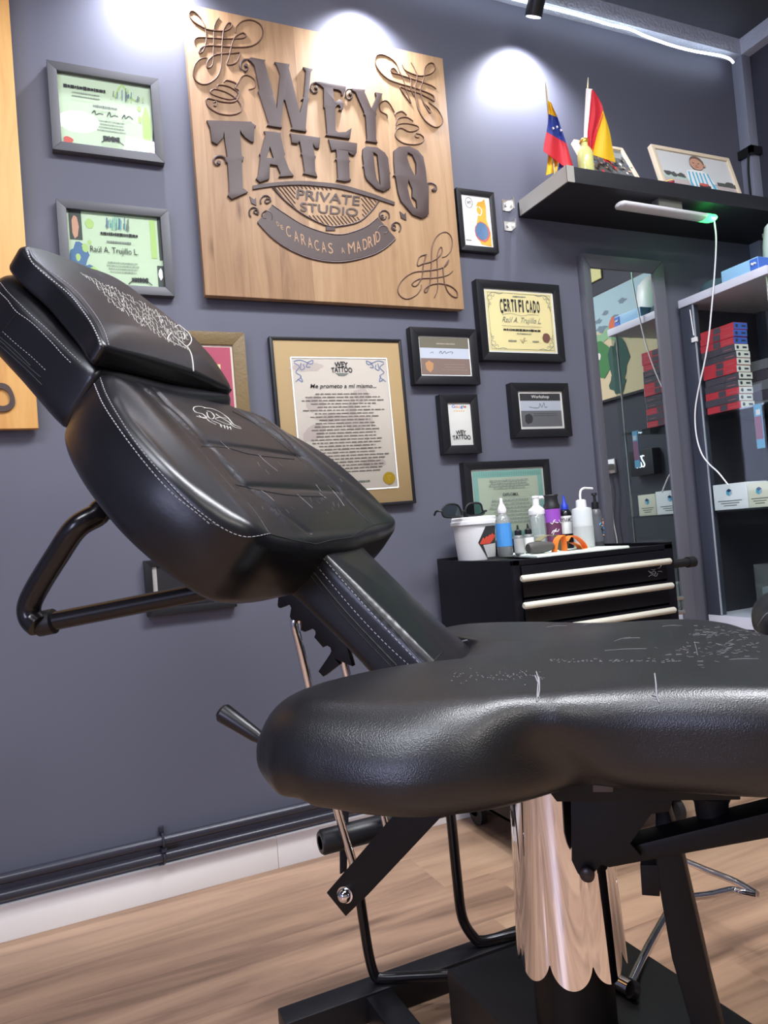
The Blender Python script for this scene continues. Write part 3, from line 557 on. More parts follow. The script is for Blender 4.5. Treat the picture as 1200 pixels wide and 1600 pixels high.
def d8(p):
    p.rect(0, 0, 1, 1, mint); p.rect(0.07, 0.09, 0.93, 0.90, mat('pale_mint', (212, 224, 202), 0.7))
    for k in range(30): a = 0.02+0.96*k/29; p.stroke([(a, 0.92), (a+0.012, 0.98)], 0.0015, teal); p.stroke([(a, 0.02), (a+0.012, 0.07)], 0.0015, teal)
    p.lines(0.2, 0.8, 0.72, 0.87, 4, M_inkg, 0.36); p.text(0.4, 0.615, 0.62, 0.66, 'DIPLOMA', M_ink, 0.01); p.lines(0.18, 0.82, 0.2, 0.58, 7, M_inkg, 0.26)
picture('diploma_frame', 'black framed mint green diploma standing low behind the bottles', 'picture frame', (1.182, 1.502, 0.795, 1.066), 0.03, 0.024, M_frame, M_paper, pw=0.006, pm=M_paper, draw=d8)
parch = mat('grey_parchment', (206, 198, 186), 0.7); stain = mat('mauve_stain', (190, 178, 170), 0.75)
def d9(p):
    for k in range(9): p.blob(random.uniform(0.1, 0.9), random.uniform(0.05, 0.95), random.uniform(0.05, 0.16), random.uniform(0.03, 0.1), stain, 0.3)
    m = mat('slate_blue_ink', (110, 124, 158), 0.7)
    for sx_ in (0, 1):
        X = lambda a: a if sx_ == 0 else 1-a
        for pts in ([(0.03,0.82),(0.09,0.86),(0.04,0.89),(0.08,0.93),(0.03,0.96)], [(0.03,0.97),(0.1,0.98),(0.2,0.95),(0.22,0.98),(0.16,0.96)], [(0.05,0.84),(0.1,0.82),(0.08,0.86)], [(0.1,0.96),(0.09,0.91),(0.13,0.92),(0.12,0.95)], [(0.17,0.96),(0.15,0.93),(0.19,0.93)]): p.stroke([(X(a), b) for a, b in pts], 0.0026, m)
    p.text(0.44, 0.925, 0.58, 0.965, 'WEY', M_ink, 0.03, 0, 0.008); p.text(0.40, 0.885, 0.62, 0.925, 'TATTOO', M_ink, 0.03, 0, 0.008); p.poly([(0.44,0.885),(0.58,0.885),(0.54,0.865),(0.48,0.865)], M_inkg)
    p.text(0.17, 0.762, 0.86, 0.803, 'Me prometo a mí mismo...', M_ink, 0.012, 0.2)
    p.lines(0.07, 0.93, 0.13, 0.74, 25, mat('soft_ink', (118, 112, 104), 0.7), 0.30, 0.4); p.lines(0.4, 0.7, 0.05, 0.075, 1, M_inkg, 0.6, 0)
    p.blob(0.91, 0.075, 0.066, 0.047, mat('gold_foil', (214, 180, 60), 0.35, metal=0.4), 0.04, 28)
    p.stroke([(0.88,0.09),(0.93,0.095),(0.9,0.07),(0.94,0.06),(0.89,0.055)], 0.002, mat('dark_gold', (170, 134, 40), 0.4))
    for pts in ([(0,0),(1,0)], [(0,1),(1,1)], [(0,0),(0,1)], [(1,0),(1,1)]): p.stroke(pts, 0.004, M_paper)
picture('promise_sheet_frame', 'thin black frame with tan mount and text sheet headed Me prometo a mí mismo', 'picture frame', (0.6045, 1.0105, 0.949, 1.441), 0.022, 0.009, M_frame, parch, rot=math.radians(0.6), inner_rect=(0.661, 0.957, 1.0, 1.383), pm=mat('tan_card', (186, 160, 116), 0.6), draw=d9, lip=0.004)
oldgold = mat('old_gold_wood', (112, 92, 56), 0.5, bump=('noise', 120, 0.5, 0.002))
def d10(p): p.rect(0.0, 0.0, 1, 1, mat('rose_mount', (176, 84, 104), 0.7)); p.rect(0.2, 0.2, 0.8, 0.8, mat('cream_parchment'))
picture('gold_picture_frame', 'olive gold wooden frame with rose mount peeking out behind the headrest', 'picture frame', (0.300, 0.530, 1.13, 1.444), 0.03, 0.035, oldgold, M_paper, pw=0.006, pm=mat('cream_mount', (226, 216, 196), 0.6), draw=d10)
picture('low_picture_frame', 'dark frame low on the wall, mostly hidden behind the chair back', 'picture frame', (0.227, 0.455, 0.708, 0.85), 0.025, 0.018, M_frame, M_paper, draw=lambda p: p.rect(0.06, 0.0, 1, 1, mat('dark_print', (62, 62, 64), 0.6)))

# ================================================================ WALL SHELF AND WHAT STANDS ON IT
SZ = 1.918
t = thing('wall_shelf', (2.04, 1.9, 1.87), 'black wall shelf with a metal end strip, high in the right corner', 'shelf')
build('board', MB().box((1.489, 1.752, 1.870), (XR, YB, SZ)), mat('matt_black_board', (34, 34, 40), 0.6), t, bevel=0.001)
mb = MB().box((1.4845, 1.750, 1.869), (1.489, YB-0.015, SZ+0.001)); mb.box((1.4845, 1.7495, 1.869), (1.512, 1.752, SZ+0.001)); build('metal_end_strip', mb, mat('brushed_nickel', (186, 182, 172), 0.5, metal=0.5), t)
for z0, z1 in ((1.885, 1.922), (1.820, 1.850)):
    mb = MB(); a = atY(785, 320, YB)[0]; mb.box((a-0.002, YB-0.004, z0), (a+0.026, YB, z1)); mb.box((a+0.022, YB-0.03, z0), (a+0.026, YB, z1)); mb.tube([(a+0.010, YB-0.009, (z0+z1)/2), (a+0.010, YB-0.003, (z0+z1)/2)], 0.005, 10)
    build('steel_bracket', mb, M_alu, t)
build('corner_bracket', MB().box((2.585, 1.80, 1.80), (XR, 1.835, 1.87)), mat('cream_metal', (200, 196, 180), 0.4), t)

def cloth(rows_l, rows_r, Y, mats, nw=10, amp=0.010, ph=0.0, waves=1.6, thick=0.0006):
    mb = MB(); L = smoothline(rows_l, 5); R = smoothline(rows_r, 5); n = len(L); seg = (n-1)/len(mats); g = []
    for i in range(n):
        for j in range(nw+1):
            a = j/nw; q = np.array(L[i])*(1-a)+np.array(R[i])*a; y = Y+amp*math.sin(ph+a*waves*math.pi*2+i*0.08)*min(1, i/6+0.2); g.append(atY(q[0], q[1], y))
    N_ = len(g)
    for m in mats:
        pass
    vs_ = g+[p+np.array([0, thick, 0]) for p in g]; k = len(mb.v); mb.v += [tuple(map(float, p)) for p in vs_]
    for i in range(n-1):
        mi = mb.mi(mats[min(int(i/seg), len(mats)-1)])
        for j in range(nw):
            a = i*(nw+1)+j; q = (a, a+1, a+nw+2, a+nw+1); mb.f.append(list(q)); mb.m.append(mi); mb.f.append([x+N_ for x in q][::-1]); mb.m.append(mi)
    return mb
fy, fb, fr = mat('flag_yellow', (226, 178, 30), 0.6), mat('flag_blue', (40, 56, 130), 0.6), mat('flag_red', (196, 40, 52), 0.6)
YFg = 1.86
base = atY(867, 275, YFg); t = thing('flag_on_stick', (base[0], YFg, SZ), 'small yellow, blue and red flag with white stars, on the left end of the shelf', 'flag')
top = atY(852, 128, YFg); mb = MB().tube([(base[0], YFg, SZ), top*0.12+np.array([base[0], YFg, SZ])*0.88, top*0.9+np.array([base[0], YFg, SZ])*0.1, top], [0.0028, 0.0028, 0.0028, 0.0006], 8); mb.lathe((base[0], YFg, SZ), [(0.022, 0), (0.022, 0.004), (0.006, 0.010), (0.005, 0.02)], 20)
build('stick', mb, mat('pale_wood_stick', (186, 170, 130), 0.6), t, smooth=True)
fl = build('cloth', cloth([(856,157),(857,168),(857,178),(856,192),(854,206),(851,221),(849,236)], [(861,160),(866,172),(871,183),(878,203),(885,224),(892,248),(900,274)], YFg-0.012, [fy, fb, fr], amp=0.006), None, t, smooth=True)
mb = MB()
for x, y in ((865, 200), (871, 198), (877, 203)):
    c = atY(x, y, YFg-0.024); mb.prism([c+np.array([0.0042*(1 if i % 2 else 0.45)*math.sin(i*math.pi/5), 0, 0.0042*(1 if i % 2 else 0.45)*math.cos(i*math.pi/5)]) for i in range(10)], (0, 0.004, 0))
build('white_stars', mb, M_paper, t)
build('rear_fold', cloth([(857,236),(856,250),(853,274)], [(874,240),(873,250),(870,268)], YFg+0.006, [fy], amp=0.003), None, t, smooth=True)
build('rear_blue_fold', cloth([(874,244),(874,254),(872,268)], [(880,246),(885,256),(889,268)], YFg+0.004, [fb], amp=0.002), None, t, smooth=True)

YFg = 1.806; base = atY(914, 275, YFg); t = thing('flag_on_stick', (base[0], YFg, SZ), 'small red and yellow flag on a white sleeved stick, behind the yellow bottle', 'flag')
top = atY(919, 121, YFg); mb = MB().tube([(base[0], YFg, SZ), top*0.92+np.array([base[0], YFg, SZ])*0.08, top], [0.0025, 0.0025, 0.0006], 8); mb.lathe((base[0], YFg, SZ), [(0.022, 0), (0.022, 0.004), (0.006, 0.010), (0.005, 0.02)], 20); build('stick', mb, mat('pale_wood_stick'), t, smooth=True)
build('sleeve', cloth([(916,138),(914,170),(912,215)], [(926,139),(922,170),(919,215)], YFg-0.006, [M_paper], amp=0.003, waves=0.5), None, t, smooth=True)
mb = cloth([(925,139),(921,180),(918,215),(921,240)], [(929,143),(943,173),(933,208),(926,241)], YFg-0.012, [fr], amp=0.004)
mb2 = cloth([(942,172),(935,195),(929,220),(924,241)], [(943,174),(952,203),(957,230),(962,254)], YFg-0.016, [fy], amp=0.005, waves=1)
mb3 = cloth([(927,240),(935,241),(948,246),(960,262)], [(928,243),(938,245),(952,254),(967,271)], YFg-0.008, [fr], amp=0.002, nw=4)
for q in (mb2, mb3):
    for f_, mi in zip(q.f, q.m): mb.add([q.v[i] for i in f_], [tuple(range(len(f_)))], q.mats[mi])
build('cloth', mb, None, t, smooth=True)

def px_r(wpx, P): return wpx*float((P-EYE)@CF)/FPX/2
# yellow bottle
c = atY(915, 250, 1.779); t = thing('glass_bottle', (c[0], 1.779, SZ), 'pale yellow glass bottle with gold cap standing on the shelf between the flags and photo', 'bottle')
r = px_r(24, c); zt = atY(914, 219, 1.779)[2]; H = zt-SZ
build('body', MB().lathe((c[0], 1.779, SZ), [(r*0.9, 0), (r, 0.004), (r, H*0.58), (r*0.8, H*0.70), (r*0.48, H*0.80), (r*0.42, H*0.97)], 28), mat('pale_yellow_glass', (205, 204, 130), 0.15, spec=0.8), t, smooth=True)
build('cap', MB().lathe((c[0], 1.779, zt-0.010), [(r*0.52, 0), (r*0.55, 0.002), (r*0.55, 0.009), (r*0.45, 0.012)], 24), mat('gold_cap', (214, 170, 70), 0.3, metal=0.6), t, smooth=True)

def leaning_frame(name, lab, cat, brx, trx, tlx, Yb, w, draw, drop):
    P1 = atY(*brx, Yb); X1 = P1[0]; P2 = atX(*trx, X1); Yt = P2[1]; P3 = atY(*tlx, Yt); X0 = P3[0]; zt = P2[2]; zb = SZ+0.001
    # extend plane down to the shelf
    k = (P1[2]-zb)/(zt-P1[2]); Ybb = Yb-(Yt-Yb)*k
    o = np.array([X0, Ybb, zb]); ux = np.array([X1-X0, 0, 0]); uy = np.array([0, Yt-Ybb, zt-zb]); n = np.cross(uy, ux); n /= np.linalg.norm(n)
    if n[1] > 0: n = -n
    W, Hh = np.linalg.norm(ux), np.linalg.norm(uy); ux /= W; uy /= Hh
    F = lambda a, b, d: o+ux*a+uy*b+n*d
    t = thing(name, o+ux*W/2, lab, cat)
    mb = MB(); dp = 0.018; oo = [(0, 0), (W, 0), (W, Hh), (0, Hh)]; ii = [(w, w), (W-w, w), (W-w, Hh-w), (w, Hh-w)]
    for q in range(4):
        a, b = oo[q], oo[(q+1) % 4]; d, e = ii[q], ii[(q+1) % 4]
        mb.hexa([F(*a, 0), F(*b, 0), F(*b, -dp), F(*a, -dp), F(*d, 0), F(*e, 0), F(*e, -dp), F(*d, -dp)])
    build('frame', mb, mat('pale_beech', (220, 204, 176), 0.5), t, bevel=0.001)
    sh = build('photo', MB().hexa([F(w, w, -0.006), F(W-w, w, -0.006), F(W-w, w, -0.012), F(w, w, -0.012), F(w, Hh-w, -0.006), F(W-w, Hh-w, -0.006), F(W-w, Hh-w, -0.012), F(w, Hh-w, -0.012)]), mat('overcast_sky_print', (206, 208, 206), 0.5), t)
    pg = Page(0, 1, 0, 1, 0); pg.p = lambda a, b, lay=None: F(w+(W-2*w)*a, w+(Hh-2*w)*b, -0.0056+0.0002*pg.k)
    draw(pg); build('picture_print', pg.art, None, sh)
    build('easel_back', MB().prism([F(W*0.4, Hh*0.7, -dp), F(W*0.6, Hh*0.7, -dp), np.array([o[0]+W*0.6, min(Ybb+0.1, YB-0.012), zb]), np.array([o[0]+W*0.4, min(Ybb+0.1, YB-0.012), zb])], (0, 0.002, 0)), M_black, t)
    return t
def crowd(p):
    p.rect(0, 0, 1, 1, mat('slate_print', (96, 98, 98), 0.6)); p.rect(0, 0.75, 1, 1, mat('grey_print2', (140, 144, 142), 0.6))
    for k in range(60): p.blob(random.uniform(0.03, 0.97), random.uniform(0.03, 0.7), random.uniform(0.015, 0.05), random.uniform(0.02, 0.06), random.choice([mat('flag_red'), M_paper, M_ink, skin, blueink, mat('slate_print'), mat('tan_ink')]), 0.4, 8)
def baby(p):
    p.rect(0, 0, 1, 0.30, mat('sand_print', (188, 176, 172), 0.6)); p.rect(0, 0.29, 0.4, 0.36, mat('pale_green_print', (176, 196, 184), 0.6))
    for a, b, s_ in ((0.16, 0.40, 0.05), (0.26, 0.40, 0.06), (0.08, 0.42, 0.05), (0.93, 0.36, 0.06)): p.blob(a, b, s_, 0.06, mat('dark_hill', (86, 88, 84), 0.6), 0.3)
    p.rect(0.74, 0.27, 1, 0.36, mat('dark_hill')); p.blob(0.65, 0.28, 0.07, 0.025, mat('flag_red'))
    lb, wt = mat('sky_blue_stripe', (96, 176, 206), 0.6), M_paper
    p.poly([(0.36,0.0),(0.33,0.35),(0.36,0.56),(0.44,0.6),(0.56,0.6),(0.64,0.54),(0.70,0.3),(0.72,0.0),(0.62,0.0),(0.6,0.15),(0.47,0.15),(0.44,0.0)], wt)
    for a, c_ in ((0.38, -0.02), (0.43, 0.0), (0.48, 0), (0.53, 0), (0.58, 0.01), (0.63, 0.04)): p.poly([(a-0.011+c_, 0.16), (a+0.011+c_, 0.16), (a+0.011, 0.54), (a-0.011, 0.54)], lb)
    p.poly([(0.36,0),(0.395,0),(0.37,0.3),(0.345,0.3)], lb); p.poly([(0.66,0),(0.70,0),(0.69,0.25),(0.66,0.3)], lb)
    p.poly([(0.46,0.02),(0.6,0.0),(0.62,0.2),(0.55,0.24),(0.46,0.2)], mat('dark_print')); p.blob(0.53, 0.22, 0.07, 0.04, redink); p.blob(0.5, 0.02, 0.06, 0.05, skin); 
    p.blob(0.53, 0.80, 0.098, 0.17, mat('short_hair_print', (112, 90, 78), 0.6), 0.02, 22); p.blob(0.515, 0.75, 0.09, 0.15, skin, 0.02, 22); p.blob(0.625, 0.74, 0.018, 0.035, skin, 0.05)
    for a in (0.475, 0.545): p.blob(a, 0.77, 0.014, 0.013, mat('dark_print'))
    p.blob(0.505, 0.715, 0.016, 0.02, mat('nose_print', (176, 124, 100), 0.6)); p.blob(0.505, 0.665, 0.024, 0.012, mat('lip_print', (160, 90, 84), 0.6))
leaning_frame('photo_frame', 'pale framed photo of a crowd, on the shelf behind the red and yellow flag', 'photo frame', (1008, 291), (973, 231), (896, 213), 1.80, 0.014, crowd, 0)
leaning_frame('photo_frame', 'pale wood framed photo of a baby in a striped top on the shelf', 'photo frame', (1165, 318), (1139, 247), (1018, 237), 1.80, 0.014, baby, 0)
c = atY(1047, 296, 1.766); r = px_r(15, c); t = thing('tiny_mug', (c[0], 1.766, SZ), 'tiny souvenir mug with yellow, blue and red bands in front of the baby photo', 'mug')
H = atY(1047, 284, 1.766)[2]-SZ; mm = [fy, fy, fb, fb, fr, fr, M_white]
build('cup', MB().lathe((c[0], 1.766, SZ), [(r*0.95, 0), (r, 0.002), (r, H*0.30), (r, H*0.34), (r, H*0.6), (r, H*0.64), (r, H), (r*0.85, H)], 24, mats=[fr, fr, fr, fb, fb, fy, fy, M_white]), None, t, smooth=True)
build('handle', MB().tube([(c[0]+r+0.009*math.sin(q)-0.001, 1.766, SZ+H*0.5+H*0.32*math.cos(q)) for q in np.linspace(0, math.pi, 10)], 0.002, 8), M_white, t, smooth=True)

# lamp bar under the shelf and its cable
a, b = np.array([1.700, 1.780, 1.835]), np.array([2.125, 1.790, 1.835])
t = thing('bar_light', ((a+b)/2), 'slim white rechargeable bar light with glowing green tip fixed under the black shelf', 'light')
ux = (b-a)/np.linalg.norm(b-a); W = np.linalg.norm(b-a)
def stadium(y0, z, hw, n=10): return None
prof = [(0.0, 0.008), (0.006, 0.013), (0.016, 0.0155)]
mb = MB(); mb.tube([a, a+ux*0.004, a+ux*0.012, b-ux*0.012, b-ux*0.004, b], [0.012, 0.019, 0.024, 0.024, 0.019, 0.012], 20, flat=((0, 0, 1), 0.46)); build('body', mb, mat('white_satin_metal', (214, 214, 216), 0.35), t, smooth=True)
build('green_indicator', MB().tube([b-ux*0.055, b-ux*0.016, b-ux*0.004, b+ux*0.0015], [0.0241, 0.0243, 0.0195, 0.0125], 20, flat=((0, 0, 1), 0.47)), mat('green_led', (90, 230, 120), 0.3, emit=(60, 255, 110), estr=2.2), t, smooth=True)
build('magnet_mount', MB().box(((a[0]+b[0])/2-0.05, 1.770, 1.844), ((a[0]+b[0])/2+0.05, 1.80, 1.870)), M_alu, t)
lt = bpy.data.lights.new('green_indicator_light', 'POINT'); lt.energy = 0.12; lt.color = (0.2, 1, 0.35); lt.shadow_soft_size = 0.01; lo = bpy.data.objects.new('green_indicator_light', lt); lo.location = tuple(b+np.array([-0.015, -0.02, -0.012])); C.objects.link(lo)
cb = [b+ux*0.001]+[atX(x, y, X) for x, y, X in ((1117,352,2.128),(1119,375,2.128),(1117,420,2.125),(1112,480,2.12),(1107,530,2.12),(1100,570,2.12),(1091,610,2.12),(1086,645,2.12),(1088,680,2.12),(1096,708,2.12),(1108,725,2.125),(1122,738,2.128),(1138,758,2.130))]
tag(build('charging_cable', MB().tube(smoothline(cb, 6), 0.0026, 8), M_white, smooth=True), 'thin white cable hanging from the green tip of the bar light past the glass cabinet', 'cable')
# cable strap on the corner post
t = thing('cable_clamp', (2.57, 1.95, 2.12), 'black clamp around the grey corner post above the shelf, with a cable below', 'clamp')
z = atX(1165, 240, 2.56)[2]
mb = MB().box((2.548, 1.948, z-0.012), (XR, 1.962, z+0.016)); mb.box((2.548, 1.948, z-0.016), (2.562, YB, z+0.016)); build('strap', mb, M_black, t)
build('hanging_cable', MB().tube(smoothline([(2.552, 1.965, z-0.01), (2.549, 1.97, z-0.08), (2.551, 1.972, SZ+0.09), (2.550, 1.97, SZ)], 5), 0.004, 8), M_black, t, smooth=True)

# ================================================================ MIRROR
t = thing('wall_mirror', (1.88, 1.99, 0.25), 'tall mirror in a grey frame behind the tool cart, reflecting the glass cabinet', 'mirror')
mx0, mx1, mz0, mz1, w1, w2 = 1.712, 2.075, 0.22, 1.758, 0.036, 0.047
o = [(mx0, mz0), (mx1, mz0), (mx1, mz1), (mx0, mz1)]; i_ = [(mx0+w1, mz0+w1), (mx1-w2, mz0+w1), (mx1-w2, mz1-0.045), (mx0+w1, mz1-0.045)]
mb = MB()
for k in range(4):
    a, b, d, e = o[k], o[(k+1) % 4], i_[k], i_[(k+1) % 4]
    mb.hexa([(a[0], 1.978, a[1]), (b[0], 1.978, b[1]), (b[0], YB, b[1]), (a[0], YB, a[1]), (d[0], 1.984, d[1]), (e[0], 1.984, e[1]), (e[0], YB, e[1]), (d[0], YB, d[1])])
build('frame', mb, mat('mid_grey_frame', (92, 92, 100), 0.4), t, bevel=0.003)
build('mirror_glass', MB().box((i_[0][0], 1.990, i_[0][1]), (i_[2][0], 1.994, i_[2][1])), M_mirror, t)

# ================================================================ GLASS CABINET
cx0, cx1, cy0, cy1, cz = 2.14, 2.545, 1.630, 1.985, 1.618
t = thing('glass_cabinet', (2.34, 1.8, 0), 'glass display cabinet with white top board and dark posts, beside the mirror', 'cabinet')
build('top_board', MB().box((cx0-0.005, cy0-0.01, cz-0.028), (cx1, cy1, cz)), mat('pale_grey_laminate', (208, 208, 220), 0.4), t, bevel=0.001)
build('bottom_board', MB().box((cx0, cy0, 0.445), (cx1, cy1, 0.485)), mat('pale_grey_laminate'), t)
build('plinth', MB().box((cx0+0.004, cy0+0.004, 0.0), (cx1-0.004, cy1, 0.445)), mat('dark_cabinet', (48, 48, 54), 0.5), t)
M_post = mat('anthracite_profile', (62, 66, 78), 0.35)
build('corner_post', MB().box((cx0, cy1-0.055, 0.485), (cx0+0.03, cy1, cz-0.028)), M_post, t, bevel=0.003)
build('corner_post', MB().box((cx1-0.02, cy1-0.03, 0.485), (cx1, cy1, cz-0.028)), M_post, t)
build('corner_post', MB().box((cx1-0.012, cy0, 0.485), (cx1, cy0+0.012, cz-0.028)), M_post, t)
build('corner_rod', MB().tube([(cx0+0.02, cy0+0.012, 0.485), (cx0+0.02, cy0+0.012, cz-0.028)], 0.004, 10), M_alu, t, smooth=True)
for z in (1.190, 0.853): build('glass_shelf', MB().box((cx0+0.006, cy0+0.006, z-0.006), (cx1-0.012, cy1-0.006, z)), glass_mat('shelf_glass', (225, 235, 232), 0.05), t)
build('side_glass', MB().box((cx0, cy0+0.002, 0.487), (cx0+0.003, cy1-0.056, cz-0.03)), M_pane, t)
build('front_glass', MB().box((cx0+0.004, cy0, 0.487), (cx1-0.012, cy0+0.003, cz-0.03)), M_pane, t)
build('glass_edge', MB().box((cx0-0.001, cy1-0.060, 0.487), (cx0+0.004, cy1-0.056, cz-0.03)), mat('pale_glass_edge', (160, 166, 176), 0.3), t)
build('back_panel', MB().box((cx0+0.03, cy1-0.004, 0.487), (cx1-0.02, cy1-0.001, cz-0.03)), mat('dark_cabinet'), t)
p_ = atX(1085, 531, cx0); mb = MB().tube([atX(1078, 484, cx0-0.002), atX(1084, 524, cx0-0.002)], 0.002, 6); mb.box((cx0-0.006, p_[1]-0.012, p_[2]-0.008), (cx0+0.004, p_[1]+0.008, p_[2]+0.008)); build('white_latch', mb, M_white, t)
# ink cartridge boxes
bred, bdk, blab, bblue, bdot = mat('box_red', (206, 56, 68), 0.45), mat('box_dark', (78, 72, 82), 0.5), mat('box_label', (242, 242, 230), 0.6), mat('box_blue', (70, 110, 205), 0.5), mat('box_dot', (60, 66, 80), 0.6)
z = 1.1905; n = 12; hb = (1.482-z)/n
pat = [1, 0, 1, 0, 0, 1, 1, 0, 0, 1, 1, 1]
names = {0: 'bottom box', 11: 'topmost box'}
ordn = ['lowest', 'second from the bottom', 'third from the bottom', 'fourth from the bottom', 'fifth from the bottom', 'sixth from the bottom', 'sixth from the top', 'fifth from the top', 'fourth from the top', 'third from the top', 'second from the top', 'topmost']
for k in range(n):
    dx, dy = random.uniform(-0.002, 0.003), random.uniform(-0.005, 0.005)
    if k == 11: dy -= 0.006
    x0, x1, y0, y1 = 2.151+dx, 2.215+dx, 1.778+dy, 1.918+dy; z0, z1 = z+k*hb, z+(k+1)*hb-0.0008; side = bred if pat[k] else bdk; frt = bblue if k >= 9 else blab
    t = thing('cartridge_box', ((x0+x1)/2, (y0+y1)/2, z0), '%s cardboard box, %s in the tall stack in the glass cabinet' % ('red' if pat[k] else 'dark grey', ordn[k]), 'box', 'stacked cartridge boxes in the glass cabinet')
    mb = MB(); mb.box((x0, y0, z0), (x1, y1, z1)); build('carton', mb, side, t)
    mb = MB(); mb.box((x0, y0-0.0006, z0+0.001), (x1, y0, z1-0.001), frt); mb.lathe((x0+0.013, y0-0.0006, (z0+z1)/2), [(0.006, 0), (0.006, 0.0006)], 14, bdot, axis=(0, -1, 0)); mb.box((x0+0.036, y0-0.001, (z0+z1)/2-0.003), (x0+0.056, y0, (z0+z1)/2+0.003), bdot); build('end_label', mb, None, t)
    mb = MB(); q = (bdk if pat[k] else bred); mb.box((x0-0.0006, y0+0.055, z0+0.002), (x0, y0+0.085, z1-0.002), bdk); mb.box((x0-0.0006, y0+0.012, z0+0.008), (x0, y0+0.045, z0+0.010), mat('faded_pink', (200, 110, 116), 0.6)); build('side_print', mb, None, t)
for k in range(5):
    z0 = 1.1905+k*0.036; t = tag(build('black_box', MB().box((2.33, 1.80+0.004*(k % 2), z0), (2.46, 1.95, z0+0.0345), bdk if k % 2 else mat('box_grey', (120, 120, 124), 0.5)), None), '%s box of the low dark stack right of the tall cartridge stack' % ['lowest', 'second', 'middle', 'fourth', 'top'][k], 'box', 'dark boxes in the cabinet')
def carton(x0, x1, y0, y1, z0, z1, m, lab):
    t = thing('logo_carton', ((x0+x1)/2, (y0+y1)/2, z0), lab, 'box', 'cartons with a cube logo'); build('carton', MB().box((x0, y0, z0), (x1, y1, z1)), m, t, bevel=0.001)
    mb = MB(); yc, zc = (y0+y1)/2+0.002, z0+(z1-z0)*0.66; r = min(0.013, (y1-y0)*0.3); X = x0-0.0007
    hx = [(X, yc+r*math.cos(q), zc+r*math.sin(q)) for q in np.linspace(math.pi/6, 2*math.pi+math.pi/6, 7)[:-1]]; cc = (X, yc, zc)
    for a_, b_, c_, m_ in ((0, 1, 2, mat('logo_navy', (36, 66, 110), 0.6)), (2, 3, 4, mat('logo_grey_blue', (170, 196, 214), 0.6)), (4, 5, 0, mat('logo_cyan', (70, 176, 206), 0.6))): mb.add([cc, hx[a_], hx[b_], hx[c_]], [(0, 1, 2, 3)], m_)
    for j in range(3): w_ = (y1-y0)*(0.36-0.08*j); mb.add([(X, yc-w_, z0+0.028-j*0.008), (X, yc+w_, z0+0.028-j*0.008), (X, yc+w_, z0+0.031-j*0.008), (X, yc-w_, z0+0.031-j*0.008)], [(0, 1, 2, 3)], M_inkg)
    build('printed_logo', mb, None, t)
carton(2.150, 2.25, 1.785, 1.922, 0.8535, 0.942, mat('bright_white_card', (246, 246, 248), 0.5), 'white carton with a blue cube logo on the middle glass shelf of the cabinet')
carton(2.150, 2.25, 1.690, 1.780, 0.8535, 0.936, mat('cream_card', (238, 234, 212), 0.6), 'cream carton with a blue cube logo at the near end of the middle glass shelf')
# lower tub
t = thing('plastic_tub', (2.27, 1.74, 0.485), 'clear plastic tub of purple and white packets at the bottom of the cabinet', 'tub')
x0, x1, y0, y1 = 2.19, 2.36, 1.66, 1.82; mb = MB()
for a_, b_ in (((x0, y0, .486), (x1, y0+.002, .66)), ((x0, y1-.002, .486), (x1, y1, .66)), ((x0, y0, .486), (x0+.002, y1, .66)), ((x1-.002, y0, .486), (x1, y1, .66)), ((x0, y0, .486), (x1, y1, .489))): mb.box(a_, b_)
build('tub', mb, M_tub, t)
for k in range(6):
    x, y = x0+0.03+0.05*(k % 3), y0+0.04+0.07*(k//3); tag(build('packet', MB().box((x, y, 0.4895), (x+0.042, y+0.05, 0.56+0.02*(k % 2))), [mat('purple_packet', (150, 70, 160), 0.5), M_white][k % 2], None, bevel=0.004), '%s packet in the clear tub at the cabinet bottom' % ('purple' if k % 2 == 0 else 'white'), 'packet', ('purple' if k % 2 == 0 else 'white')+' packets in the clear tub')
p_ = atX(1180, 640, 2.135)
mb = MB(); 
mb.box((2.1445, p_[1]-0.014, 1.045), (2.1485, p_[1]+0.014, 1.190), mat('packet_blue', (110, 176, 214), 0.5)); mb.box((2.1437, p_[1]-0.013, 1.075), (2.1445, p_[1]+0.013, 1.150), mat('packet_rose', (150, 96, 126), 0.5)); mb.box((2.1437, p_[1]-0.010, 1.155), (2.1445, p_[1]+0.006, 1.172), M_white)
tag(build('hanging_packet', mb), 'blue and rose printed strip stuck to the side glass below the stacked boxes', 'packet')
# on top of the cabinet
t = thing('tissue_box', (2.22, 1.72, cz), 'light blue tissue box with a blue end label on top of the glass cabinet', 'box')
build('box', MB().box((2.145, 1.655, cz), (2.255, 1.800, cz+0.042)), mat('light_blue_card', (150, 196, 232), 0.5), t, bevel=0.003)
mb = MB().box((2.146, 1.6538, cz+0.002), (2.254, 1.655, cz+0.040), mat('label_blue', (70, 110, 196), 0.5)); mb.box((2.1438, 1.656, cz+0.004), (2.145, 1.685, cz+0.038), mat('label_blue')); mb.tube(smoothline([(2.1432, 1.678, cz+0.026), (2.1432, 1.674, cz+0.02), (2.1432, 1.668, cz+0.024), (2.1432, 1.662, cz+0.02)], 4), 0.003, 6, M_paper); build('end_label', mb, None, t)
t = thing('peaked_cap', (2.21, 1.88, cz), 'dark teal peaked cap lying on the cabinet top beyond the blue tissue box', 'cap')
cc = np.array([2.205, 1.872, cz]); build('crown', MB().lathe(cc, [(0.058, 0), (0.060, 0.006), (0.054, 0.024), (0.036, 0.038), (0.004, 0.044)], 28), mat('dark_teal_cloth', (58, 78, 88), 0.8), t, smooth=True)
mb = MB(); mb.prism([cc+np.array([0.055*math.cos(q)*0.8, 0.045+0.055*math.sin(q), 0.001]) for q in np.linspace(-0.3, math.pi+0.3, 14)], (0, 0, 0.004)); build('peak', mb, mat('dark_teal_cloth'), t)
